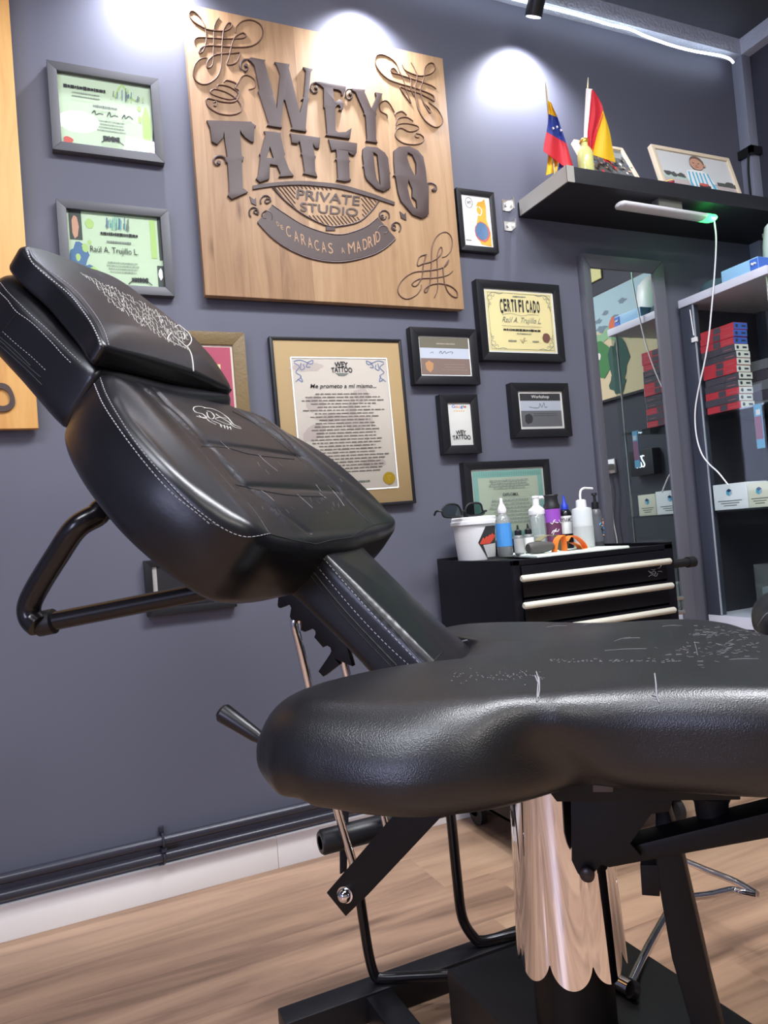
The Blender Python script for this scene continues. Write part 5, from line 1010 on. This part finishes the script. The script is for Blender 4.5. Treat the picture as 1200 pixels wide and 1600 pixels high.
seat_mb = pad(seat_out, (0.06, 0.0), lambda u, v, z: cw(u, v, z), 0.700, 0.598, lambda q: 0.036+0.028*min(1, max(0, (abs(((q+math.pi/2+0.05+math.pi) % (2*math.pi))-math.pi)-0.0)/0.25 if ((q+math.pi/2+0.05+math.pi) % (2*math.pi))-math.pi < 0 else ((((q+math.pi/2+0.05+math.pi) % (2*math.pi))-math.pi)-1.3)/0.4)), 0.036, 0.004, N=300, disp=seat_disp, sidebulge=0.0, rings=44)
seat = build('seat_cushion', seat_mb, M_seat, chair, smooth=True, angle=80)
st = bvh(seat_mb)
mb = MB(); random.seed(3)
for pts in ([(838,1050),(841,1062),(840,1078),(839,1096)], [(842,1058),(843,1075),(841,1090)], [(836,1056),(840,1066)], [(1023,1053),(1025,1070),(1026,1088),(1030,1098)], [(1018,1086),(1026,1088)]): surf(mb, st, pts, 0.0007)
for k in range(95):
    x, y = random.gauss(1130, 40), random.gauss(1012, 12)
    if x < 1195: surf(mb, st, [(x, y), (x+random.uniform(2, 9), y+random.uniform(-2, 2))], random.uniform(0.0001, 0.00028))
for k in range(60): x = random.uniform(1080, 1190); y = random.gauss(988, 7); surf(mb, st, [(x, y), (x+random.uniform(2, 10), y+random.uniform(-2, 2))], random.uniform(0.0001, 0.00025))
for k in range(70): x = random.uniform(850, 1060); y = random.gauss(1033, 1.4); surf(mb, st, [(x, y), (x+random.uniform(1, 5), y-0.3)], 0.0002)
for x0, y0, x1, y1 in ((855,980,885,978),(945,1017,1010,1014),(960,1002,985,996),(975,999,1000,997),(910,978,935,972),(1085,1003,1090,1024),(1140,1031,1185,1030),(1035,979,1065,978)): 
    surf(mb, st, [(x0, y0), ((x0+x1)/2, (y0+y1)/2-1), (x1, y1)], 0.00022)
for k in range(80): x = random.uniform(745, 1050); y = 966.5+abs(random.gauss(0, 1.2)); surf(mb, st, [(x, y), (x+random.uniform(1, 9), y+random.uniform(-0.6, 0.6))], 0.0003)
for k in range(60): x = random.uniform(705, 850); y = random.gauss(1056, 5); surf(mb, st, [(x, y), (x+1.5, y+0.5)], 0.00035)
tag(build('worn_scratches', mb, M_scuff, seat), None, None, kind='stuff')
mb = MB(); surf(mb, st, [(703,1008),(712,1004),(722,1002),(731,1000)], 0.0011, dash=0.0009, gap=0.0011, off=0.0004)
build('zip_teeth', mb, mat('zip_grey', (150, 150, 160), 0.4, metal=0.5), seat)
c = cast(st, 699, 1010, 0.003)
if c is not None: build('zip_pull', MB().tube(smoothline([c, c+FD*0.004+np.array([0, 0, 0.004]), c+FD*0.006, c-FD*0.002+np.array([0, 0, -0.001])], 4, True), 0.0012, 6, closed=True), M_alu, seat, smooth=True)

# ---- backrest
def seg_d(a, v, p, q):
    d = (q[0]-p[0], q[1]-p[1]); t_ = max(0, min(1, ((a-p[0])*d[0]+(v-p[1])*d[1])/(d[0]**2+d[1]**2))); return math.hypot(a-p[0]-t_*d[0], v-p[1]-t_*d[1])
pan_n = [(0.57,-0.115),(0.44,-0.130),(0.36,-0.145),(0.30,-0.13),(0.25,-0.10)]; pan_f = [(0.575,0.11),(0.45,0.16),(0.36,0.17),(0.29,0.13)]
def back_disp(a, v, n, s):
    dn = 0.0
    if n > -0.02:
        lines = list(zip(pan_n[:-1], pan_n[1:]))+list(zip(pan_f[:-1], pan_f[1:]))
        d = min(seg_d(a, v, p, q) for p, q in lines); dn -= 0.0022*gz(d, 0.006)
        if -0.14 < v < 0.16: dn -= 0.002*gz(a-0.44, 0.006); dn -= 0.002*gz(a-0.345, 0.006); dn += 0.002*abs(math.sin((a-0.25)*math.pi/0.095))
        rim = seg_d(a, v, (0.30,-0.265), (0.55,-0.235)); dn += 0.006*gz(rim-0.045, 0.03)
        dn += 0.006*gz(seg_d(a, v, (0.30,0.28), (0.55,0.22))-0.045, 0.03)
    return 0, 0, dn
back_out = [(0.590,-0.19),(0.565,-0.228),(0.487,-0.262),(0.395,-0.278),(0.328,-0.272),(0.275,-0.255),(0.242,-0.225),(0.228,-0.16),(0.225,-0.06),(0.225,0.03),(0.232,0.11),(0.238,0.19),(0.252,0.26),(0.290,0.300),(0.36,0.310),(0.44,0.300),(0.52,0.250),(0.575,0.16),(0.597,0.06),(0.602,-0.06)]
back_mb = pad(back_out, (0.41, 0.01), bw, 0.004, -0.112, 0.020, 0.030, 0.004, N=360, disp=back_disp, sidebulge=0.004, rings=70)
back = build('backrest', back_mb, M_leather, chair, smooth=True, angle=80); bt_ = bvh(back_mb)
zA = lambda pts: [(x/1.875, 560+y/1.875) for x, y in pts]
seams_b = [zA([(290,55),(310,110),(350,180),(400,255),(470,340),(540,415),(600,465),(660,505),(720,525),(790,515)]), zA([(790,515),(850,530),(925,545)]), zA([(925,545),(975,532),(1030,525)]), zA([(1030,525),(1085,492),(1140,480)]),
  zA([(430,90),(500,170),(560,240),(620,310),(680,380),(740,440),(790,515)]), zA([(680,155),(760,200),(860,280),(950,360),(1020,420),(1080,480)]), zA([(590,258),(660,262),(740,282),(862,296)]), zA([(690,370),(780,390),(860,402),(950,405)])]
mbg, mbt = MB(), MB()
for s_ in seams_b: surf(mbg, bt_, s_, 0.0009, off=0.0)
surf(mbt, bt_, [(x+1.5, y-1.2) for x, y in seams_b[0]], 0.0005, dash=0.0035, gap=0.0022); surf(mbt, bt_, zA([(275,70),(300,130),(345,200),(420,300),(500,390),(580,455),(620,490)]), 0.0007, dash=0.004, gap=0.0022)
surf(mbt, bt_, seams_b[4], 0.0004, dash=0.004, gap=0.003); surf(mbt, bt_, seams_b[5], 0.0004, dash=0.004, gap=0.003); surf(mbt, bt_, seams_b[1], 0.0004); surf(mbt, bt_, seams_b[2], 0.0004)
build('seam', mbg, mat('seam_black', (8, 8, 10), 0.6), back); build('stitching', mbt, M_thread2, back)
mb = MB(); zS = lambda pts: [(120+x/4.2857, 400+y/4.2857) for x, y in pts]
for pts in ([(870,1085),(840,1060),(800,1050),(780,1030),(790,1012),(830,1010),(860,1020)], [(850,1020),(900,1025),(960,1050),(1010,1085),(1050,1130),(1095,1150)], [(870,1040),(900,1050),(920,1075),(905,1095),(880,1080),(870,1050)], [(800,1075),(830,1085),(860,1085),(890,1110),(930,1130)], [(925,1090),(960,1085),(1000,1105),(1030,1125),(1010,1130),(960,1110),(925,1095)],
            [(900,1105),(940,1120),(980,1140),(1030,1155)], [(960,1130),(970,1150)], [(985,1135),(992,1158)], [(1005,1140),(1012,1163)], [(1025,1145),(1032,1165)], [(1030,1130),(1060,1150),(1100,1158)], [(930,1060),(960,1080),(1000,1090)], [(815,1070),(850,1090),(870,1082)]): surf(mb, bt_, zS(pts), 0.0009)
build('skull_embroidery', mb, M_thread, back)
mb = MB()
for pts in (zA([(757,282),(780,305),(812,330)]), zA([(645,243),(665,262),(678,270)]), zA([(960,372),(985,400),(1008,432)]), zA([(925,370),(940,390)]), zA([(765,388),(785,402),(803,418)]), zA([(870,398),(895,420),(915,438)]), zA([(935,395),(955,410)]), zA([(620,482),(640,490)])): surf(mb, bt_, pts, 0.0004)
random.seed(5)
for k in range(30): x = random.uniform(400, 560); y = random.uniform(700, 800); surf(mb, bt_, [(x, y), (x+random.uniform(2, 8), y+random.uniform(2, 8))], 0.00012)
tag(build('worn_scratches', mb, M_scuff, back), None, None, kind='stuff')

# ---- neck between backrest and seat
neck_out = [(-0.075,0.085),(0.10,0.092),(0.22,0.096),(0.30,0.10),(0.315,0.02),(0.30,-0.062),(0.22,-0.060),(0.10,-0.064),(-0.075,-0.068),(-0.085,0.01)]
neck_mb = pad(neck_out, (0.11, 0.015), bw, -0.018, -0.098, 0.018, 0.015, 0.005, N=200)
neck = build('neck_cushion', neck_mb, M_leather, chair, smooth=True, angle=80); nk = bvh(neck_mb); mb, mg = MB(), MB()
surf(mg, nk, [(496,856),(560,925),(620,988),(664,1036),(690,1020)], 0.0009, off=0); surf(mb, nk, [(500,866),(560,935),(620,1000),(655,1036)], 0.0005, dash=0.004, gap=0.003); surf(mb, nk, [(490,878),(550,950),(600,1003),(640,1040)], 0.0005, dash=0.004, gap=0.003)
build('stitching', mb, M_thread2, neck); surf(mg, nk, [(488,892),(540,955),(620,1040)], 0.0016, off=0.0003); surf(mg, nk, [(486,900),(540,966),(612,1042)], 0.0010, off=0.0003); build('zip_seam', mg, mat('seam_black'), neck)

# ---- headrest
low_out = [(0.585,-0.195),(0.60,-0.213),(0.70,-0.208),(0.80,-0.200),(0.865,-0.17),(0.89,-0.08),(0.885,0.04),(0.86,0.10),(0.78,0.125),(0.68,0.130),(0.60,0.120),(0.575,0.085),(0.566,0.0),(0.570,-0.11)]
low_mb = pad(low_out, (0.73, -0.04), lambda a, v, n: bw(a, v, n), 0.002, -0.100, 0.024, 0.03, 0.004, N=220, disp=lambda a, v, n, s: (0, 0, (0.006*min(1, max(0, (0.70-a)/0.1))+0.012*min(1, max(0, (v+0.06)/0.16))*min(1, max(0, (0.80-a)/0.15)) if n > -0.02 else 0)))
low = build('lower_headrest_pad', low_mb, M_leather, chair, smooth=True, angle=80); lt_ = bvh(low_mb); mb, mg = MB(), MB(); z6 = lambda pts: [(x/5, 380+y/5) for x, y in pts]
surf(mb, lt_, z6([(0,385),(60,445),(130,535),(250,622),(400,770),(480,860),(560,940)]), 0.0006, dash=0.0035, gap=0.0022); surf(mb, lt_, z6([(5,310),(60,380),(150,470),(250,568),(360,665),(470,775),(560,865),(650,945)]), 0.0005, dash=0.0035, gap=0.0022)
surf(mb, lt_, z6([(20,690),(130,790),(250,890),(370,1005)]), 0.0004, dash=0.0035, gap=0.003); build('stitching', mb, M_thread2, low)
for pts in ([(0,735),(120,840),(240,960)], [(0,760),(150,900),(320,1050)], [(0,800),(200,980),(330,1110)], [(0,720),(60,640),(120,560)]): surf(mg, lt_, z6(pts), 0.0010, off=0)
build('seam', mg, mat('seam_black'), low)
up_out = [(0.600,-0.222),(0.645,-0.208),(0.69,-0.198),(0.75,-0.188),(0.81,-0.190),(0.852,-0.178),(0.878,-0.12),(0.884,-0.03),(0.868,0.035),(0.80,0.060),(0.70,0.078),(0.64,0.094),(0.600,0.106),(0.592,0.08),(0.594,0.0),(0.596,-0.12),(0.594,-0.205)]
up_mb = pad(up_out, (0.70, -0.065), lambda a, v, n: bw(a, v, n), 0.050, 0.008, 0.009, 0.008, 0.006, N=220, rings=40, disp=lambda a, v, n, s: (0, 0, (0.010*min(1, max(0, (v+0.02)/0.10)) - (0.016*max(0, (0.66-a)/0.09)**1.5 if (a < 0.66 and n > 0.02) else 0) - (0.026*max(0, min(1, (v+0.02)/0.12))*max(0, min(1, (0.70-a)/0.12)) if n > 0.02 else 0))))
up = build('upper_headrest_pad', up_mb, M_leather, chair, smooth=True, angle=80); ut = bvh(up_mb); mb, mg = MB(), MB()
sA = z6([(205,55),(245,140),(290,190),(370,260),(460,330),(560,420),(640,520),(710,620),(760,720),(790,800)]); sB = z6([(240,50),(275,112),(350,190),(480,280),(600,380),(700,500),(770,600),(820,700),(850,800)])
surf(mb, ut, sA, 0.0010, dash=0.0035, gap=0.0022); surf(mb, ut, sB, 0.0005, dash=0.0035, gap=0.0022); surf(mg, ut, [((a[0]*0.5+b[0]*0.5), (a[1]+b[1])/2) for a, b in zip(sA, sB)], 0.0008, off=0)
build('stitching', mb, M_thread2, up); build('seam', mg, mat('seam_black'), up)
mb = MB(); random.seed(11)
upb = [(122,424),(160,442),(205,462),(250,490),(290,516)]; lob = [(132,436),(160,464),(205,498),(255,530),(292,548)]
for row in range(6):
    f_ = (row+0.5)/6; x = 0.02+0.02*row if row < 3 else 0.12+0.05*(row-2)
    xe = 0.97
    while x < xe:
        w_ = random.uniform(0.02, 0.05); 
        def pt(q, g): 
            X = 122+(294-122)*q; ya = np.interp(X, [p[0] for p in upb], [p[1] for p in upb]); yb = np.interp(X, [p[0] for p in lob], [p[1] for p in lob]); return (X, ya+(yb-ya)*g)
        surf(mb, ut, [pt(x, f_-0.05), pt(x+w_*0.3, f_+random.uniform(-.13, .13)), pt(x+w_*0.6, f_+random.uniform(-.13, .13)), pt(x+w_, f_+0.05)], 0.00045, step=1.2); x += w_+0.008
for pts in ([(272,512),(282,508),(294,520),(299,532),(292,541),(282,534),(272,526)], [(276,518),(286,520),(288,530),(280,528)], [(292,541),(298,552),(301,566),(302,580)], [(268,520),(262,530),(276,538),(290,544)]): surf(mb, ut, pts, 0.0011, step=1.2)
build('script_embroidery', mb, M_thread, up)
# headrest bracket under the pads
build('headrest_bar', MB().hexa([bw(0.5, -0.02, -0.1), bw(0.5, 0.03, -0.1), bw(0.5, 0.03, -0.115), bw(0.5, -0.02, -0.115), bw(0.75, -0.02, -0.1), bw(0.75, 0.03, -0.1), bw(0.75, 0.03, -0.115), bw(0.75, -0.02, -0.115)]), M_steel, chair)

# ---- arm rest tube
arm = build('rear_arm_tube', MB().tube(smoothline([bw(0.40, 0.02, -0.105), bw(0.44, 0.0, -0.135)]+[atV(x, y, v) for x, y, v in ((178,794,-0.06),(150,806,-0.08),(118,826,-0.10),(88,870,-0.10),(60,915,-0.10),(46,945,-0.10),(48,966,-0.10),(60,978,-0.10))], 8), 0.0185, 18), mat('black_gloss_tube', (20, 18, 20), 0.22), chair, smooth=True)
c0, c1 = atV(66, 974, -0.085), atV(330, 922, 0.0)
build('collar', MB().tube([c0+(c1-c0)*q for q in (-0.03, -0.02, 0.07, 0.08)], [0.016, 0.0205, 0.0205, 0.016], 20), M_black, arm, smooth=True)
build('lower_tube', MB().tube([c0, c1, bw(0.27, 0.0, -0.105)], 0.0152, 18), mat('black_gloss_tube'), arm, smooth=True)

# ---- steel mechanism
def slab(name, px, v, th, m=M_steel, bevel=0.001, sc=None, par=None):
    f = (lambda x, y: (x, y)) if sc is None else (lambda x, y: (sc[1]+x/sc[0], sc[2]+y/sc[0]))
    return build(name, MB().prism([atV(*f(x, y), v) for x, y in px], WD*th), m, par or chair, bevel=bevel)
rack = slab('toothed_rack', [(195,185),(185,265),(192,282),(210,286),(260,265),(288,258),(300,285),(292,355),(300,378),(318,383),(365,362),(395,355),(408,380),(397,455),(408,480),(425,486),(500,495),(508,582),(530,585),(560,570),(590,558),(612,575),(617,600),(605,632),(680,718),(715,703),(742,718),(750,748),(740,775),(640,922),(682,968),(820,862),(775,812),(930,880),(880,700),(700,480),(450,230),(300,120)], 0.02, 0.012, sc=(5.4545, 380, 880))
build('lever', MB().tube([atV(345, 1111, -0.2), atV(349, 1114, -0.2), atV(400, 1149, -0.2), atV(410, 1156, -0.2)], [0.009, 0.0125, 0.0085, 0.006], 18), mat('black_grip', (20, 19, 22), 0.35), chair, smooth=True)
build('lever_rod', MB().tube([atV(405, 1153, -0.2), atV(470, 1196, -0.2)], 0.004, 10), M_alu, chair, smooth=True)
pl_ = slab('recline_plate', [(510,1395),(540,1432),(575,1398),(735,1228),(665,1222),(625,1262)], -0.08, 0.012)
slab('recline_plate', [(540,1378),(562,1402),(585,1380),(735,1228),(680,1222)], 0.04, 0.012)
c = atV(540, 1397, -0.08)
build('bolt', MB().lathe(c, [(0.0115, 0), (0.0115, 0.003), (0.0095, 0.0032), (0.0095, 0.007), (0.006, 0.012), (0.002, 0.0135)], 24, axis=tuple(-WD)), M_chrome, pl_, smooth=True, label='chrome domed bolt')
slab('seat_mount_plate', [(840,1215),(1150,1218),(1157,1240),(1157,1250),(870,1253)], -0.17, 0.34)
br = slab('pivot_bracket', [(892,1248),(1052,1248),(1046,1268),(1018,1272),(985,1318),(1002,1338),(962,1352),(940,1350),(930,1362),(926,1372),(912,1376),(902,1364),(893,1345)], -0.12, 0.012)
c = atV(918, 1364, -0.122); build('pivot_pin', MB().lathe(c, [(0.0085, 0), (0.0085, 0.006), (0.006, 0.008)], 20, axis=tuple(-WD)), mat('dark_pin', (58, 50, 50), 0.35, metal=0.5), br, smooth=True)
slab('leg_rest_bar', [(955,1330),(1010,1316),(1270,1252),(1270,1298),(952,1357),(935,1352)], -0.10, 0.045, bevel=0.004)
slab('mount_block', [(926,1226),(958,1226),(958,1238),(926,1238)], -0.19, 0.03, m=mat('dull_bronze', (72, 62, 58), 0.45))
# slanted post
post = slab('slanted_post', [(1024,1250),(1042,1250),(1044,1262),(1067,1340),(1105,1508),(1113,1545),(1127,1600),(1215,1960),(1160,1960),(1079,1600),(1064,1548),(1050,1500),(1033,1405),(1024,1340)], -0.06, 0.05, bevel=0.003)
slab('post_block', [(1000,1352),(1031,1352),(1031,1401),(1003,1399)], -0.06, 0.05)
c = atV(1112, 1262, -0.06); build('clamp_knob', MB().lathe(c+np.array([0, 0, -0.014]), [(0.012, 0), (0.018, 0.004), (0.019, 0.02), (0.024, 0.030)], 24), M_black, chair, smooth=True)
build('knob_screw', MB().lathe(c+np.array([0, 0, -0.021]), [(0.007, 0), (0.008, 0.001), (0.008, 0.012)], 16), M_chrome, chair, smooth=True)
# column
cc = np.array([0.596, 0.832]); ztop, zbot = 0.545, 0.292; K, NN = 26, 288; vs_, fs = [], []
for i in range(K+1):
    for j in range(NN):
        q = 2*math.pi*j/NN; ph = 3.5*(q+0.35); p_ = ((q+0.25)*8/(2*math.pi)) % 1*2-1; lobe = math.sqrt(max(0, 1-p_*p_*0.97)); zb = zbot+0.036*(1-lobe)
        f_ = i/K; z = ztop+(zb-ztop)*f_; fl = min(1, max(0, (f_-0.05)*3)); rr = (0.061+0.009*f_)*(1+0.055*(lobe-0.75)*min(1, max(0, (f_-0.15)*1.6))); vs_.append((cc[0]+rr*math.cos(q), cc[1]+rr*math.sin(q), z))
for i in range(K):
    for j in range(NN): fs.append((i*NN+j, i*NN+(j+1) % NN, (i+1)*NN+(j+1) % NN, (i+1)*NN+j))
n0 = len(vs_)                                       # inner skin gives the sheet its thickness
for (x, y, z) in list(vs_): d = np.array([x-cc[0], y-cc[1]]); d = d*(1-0.0015/np.linalg.norm(d)); vs_.append((cc[0]+d[0], cc[1]+d[1], z))
for i in range(K):
    for j in range(NN): fs.append((n0+i*NN+j, n0+(i+1)*NN+j, n0+(i+1)*NN+(j+1) % NN, n0+i*NN+(j+1) % NN))
for j in range(NN): fs.append((K*NN+j, K*NN+(j+1) % NN, n0+K*NN+(j+1) % NN, n0+K*NN+j)); fs.append((j, n0+j, n0+(j+1) % NN, (j+1) % NN))
build('column_cover', MB().add(vs_, fs), M_chrome, chair, smooth=True, angle=60)
build('piston', MB().lathe((cc[0], cc[1], 0.19), [(0.052, 0), (0.052, 0.12), (0.03, 0.121), (0.03, 0.37)], 30), M_steel, chair, smooth=True)
build('base_box', MB().box((0.522, 0.62, 0.02), (0.802, 1.055, 0.192)), mat('black_satin_steel', (22, 21, 24), 0.4), chair, bevel=0.003)
build('floor_bar', MB().box((0.322, 1.284, 0.0), (0.95, 1.336, 0.05)), mat('black_satin_steel'), chair, bevel=0.004)
build('floor_spur', MB().box((0.470, 0.70, 0.0), (0.522, 1.284, 0.048)), mat('black_satin_steel'), chair, bevel=0.004)
build('floor_spur', MB().box((0.802, 0.70, 0.0), (0.85, 1.284, 0.048)), mat('black_satin_steel'), chair, bevel=0.004)
# pedal
zP = 0.17
mb = MB().tube([atZ(930, 1515, 0.2), atZ(985, 1545, 0.2)], 0.011, 16); build('pedal_tube', mb, M_chrome, chair, smooth=True)
c = atZ(985, 1545, 0.2); build('pedal_end', MB().tube([c-ray(985, 1545)*0.004, c+np.array([0.004, -0.006, -0.002])], 0.0125, 16), mat('tube_end', (90, 84, 78), 0.3, metal=0.8), chair, smooth=True)
mb = MB().tube(smoothline([atZ(x, y, z) for x, y, z in ((986,1535,0.20),(1010,1486,0.19),(1040,1432,0.17),(1055,1408,0.16),(1080,1402,0.15),(1110,1398,0.14),(1143,1391,0.13),(1162,1395,0.13),(1182,1399,0.13))], 6), 0.0068, 14)
mb.tube(smoothline([atZ(x, y, 0.13) for x, y in ((1182,1397),(1150,1378),(1110,1362),(1066,1344),(1040,1334))], 4), 0.0068, 14); build('foot_pedal', mb, M_chrome, chair, smooth=True)
# foot cushion, mostly outside the frame
fo = [(0.36,0.20),(0.37,0.10),(0.44,0.05),(0.60,0.04),(0.78,0.06),(0.80,0.2),(0.78,0.34),(0.60,0.36),(0.44,0.35),(0.37,0.30)]
foot_mb = pad([(u-0.085, v+0.16) for u, v in fo], (0.49, 0.36), cw, 0.716, 0.635, 0.045, 0.03, 0.01, N=160); foot = build('leg_cushion', foot_mb, M_leather, chair, smooth=True, angle=80); ft = bvh(foot_mb); mb = MB()
surf(mb, ft, [(1172,968),(1180,985),(1200,998)], 0.0007); surf(mb, ft, [(1184,978),(1195,962),(1210,952)], 0.0007); build('stitching', mb, M_thread2, foot)
build('leg_cushion_arm', MB().hexa([cw(0.2, 0.20, 0.56), cw(0.2, 0.25, 0.56), cw(0.55, 0.33, 0.60), cw(0.55, 0.28, 0.60), cw(0.2, 0.20, 0.575), cw(0.2, 0.25, 0.575), cw(0.55, 0.33, 0.64), cw(0.55, 0.28, 0.64)]), M_steel, chair)

# ================================================================ TUBE STAND BEHIND THE CHAIR
gt = mat('black_gloss_tube'); YT = 1.310
t = thing('tubular_stand', (0.6, YT, 0.05), 'bent chrome and black tube stand with a padded roller, behind the tattoo chair base', 'stand')
up_pts = [atY(x, y, YT) for x, y in ((470,985),(469,971),(463,966),(460,975),(466,1000),(480,1060),(520,1238),(553,1352))]
build('chrome_tube', MB().tube(smoothline(up_pts, 5), 0.0078, 14), M_chrome, t, smooth=True)
build('chrome_tube', MB().tube([atY(x, y, YT) for x, y in ((533,1015),(540,1047),(596,1262),(606,1305))], 0.0078, 14), M_chrome, t, smooth=True)
a = [atY(x, y, YT) for x, y in ((553,1352),(562,1400),(568,1440),(576,1490))]; a += [np.array([0.500, 1.309, 0.066]), np.array([0.512, 1.303, 0.0585]), np.array([0.56, 1.278, 0.058]), np.array([0.625, 1.243, 0.058]), np.array([0.80, 1.15, 0.058])]
build('floor_tube', MB().tube(smoothline(a, 6), 0.0092, 16), gt, t, smooth=True)
b = [atY(x, y, 1.312) for x, y in ((703,1262),(707,1300),(714,1370),(722,1432))]; b += [np.array([0.712, 1.310, 0.072]), np.array([0.730, 1.306, 0.0595]), np.array([0.79, 1.296, 0.0585]), np.array([0.93, 1.28, 0.0585])]
build('floor_tube', MB().tube(smoothline(b, 6), 0.0100, 16), gt, t, smooth=True)
r0, r1 = atY(500, 1317, YT+0.02), atY(800, 1240, YT+0.02); r1[2] = r0[2]
build('cross_bar', MB().tube([r0, r1], 0.0125, 16), mat('brown_black_tube', (52, 44, 42), 0.3), t, smooth=True)
build('padded_roller', MB().tube([r0, r0+(r1-r0)*0.01, r0+(r1-r0)*0.44, r0+(r1-r0)*0.45], [0.019, 0.0225, 0.0225, 0.019], 22), M_frame, t, smooth=True)
build('flat_strap', MB().prism([atY(x, y, YT+0.03) for x, y in ((531,1235),(546,1235),(542,1360),(532,1366))], (0, 0.004, 0)), mat('dark_strap', (44, 42, 46), 0.5), t)
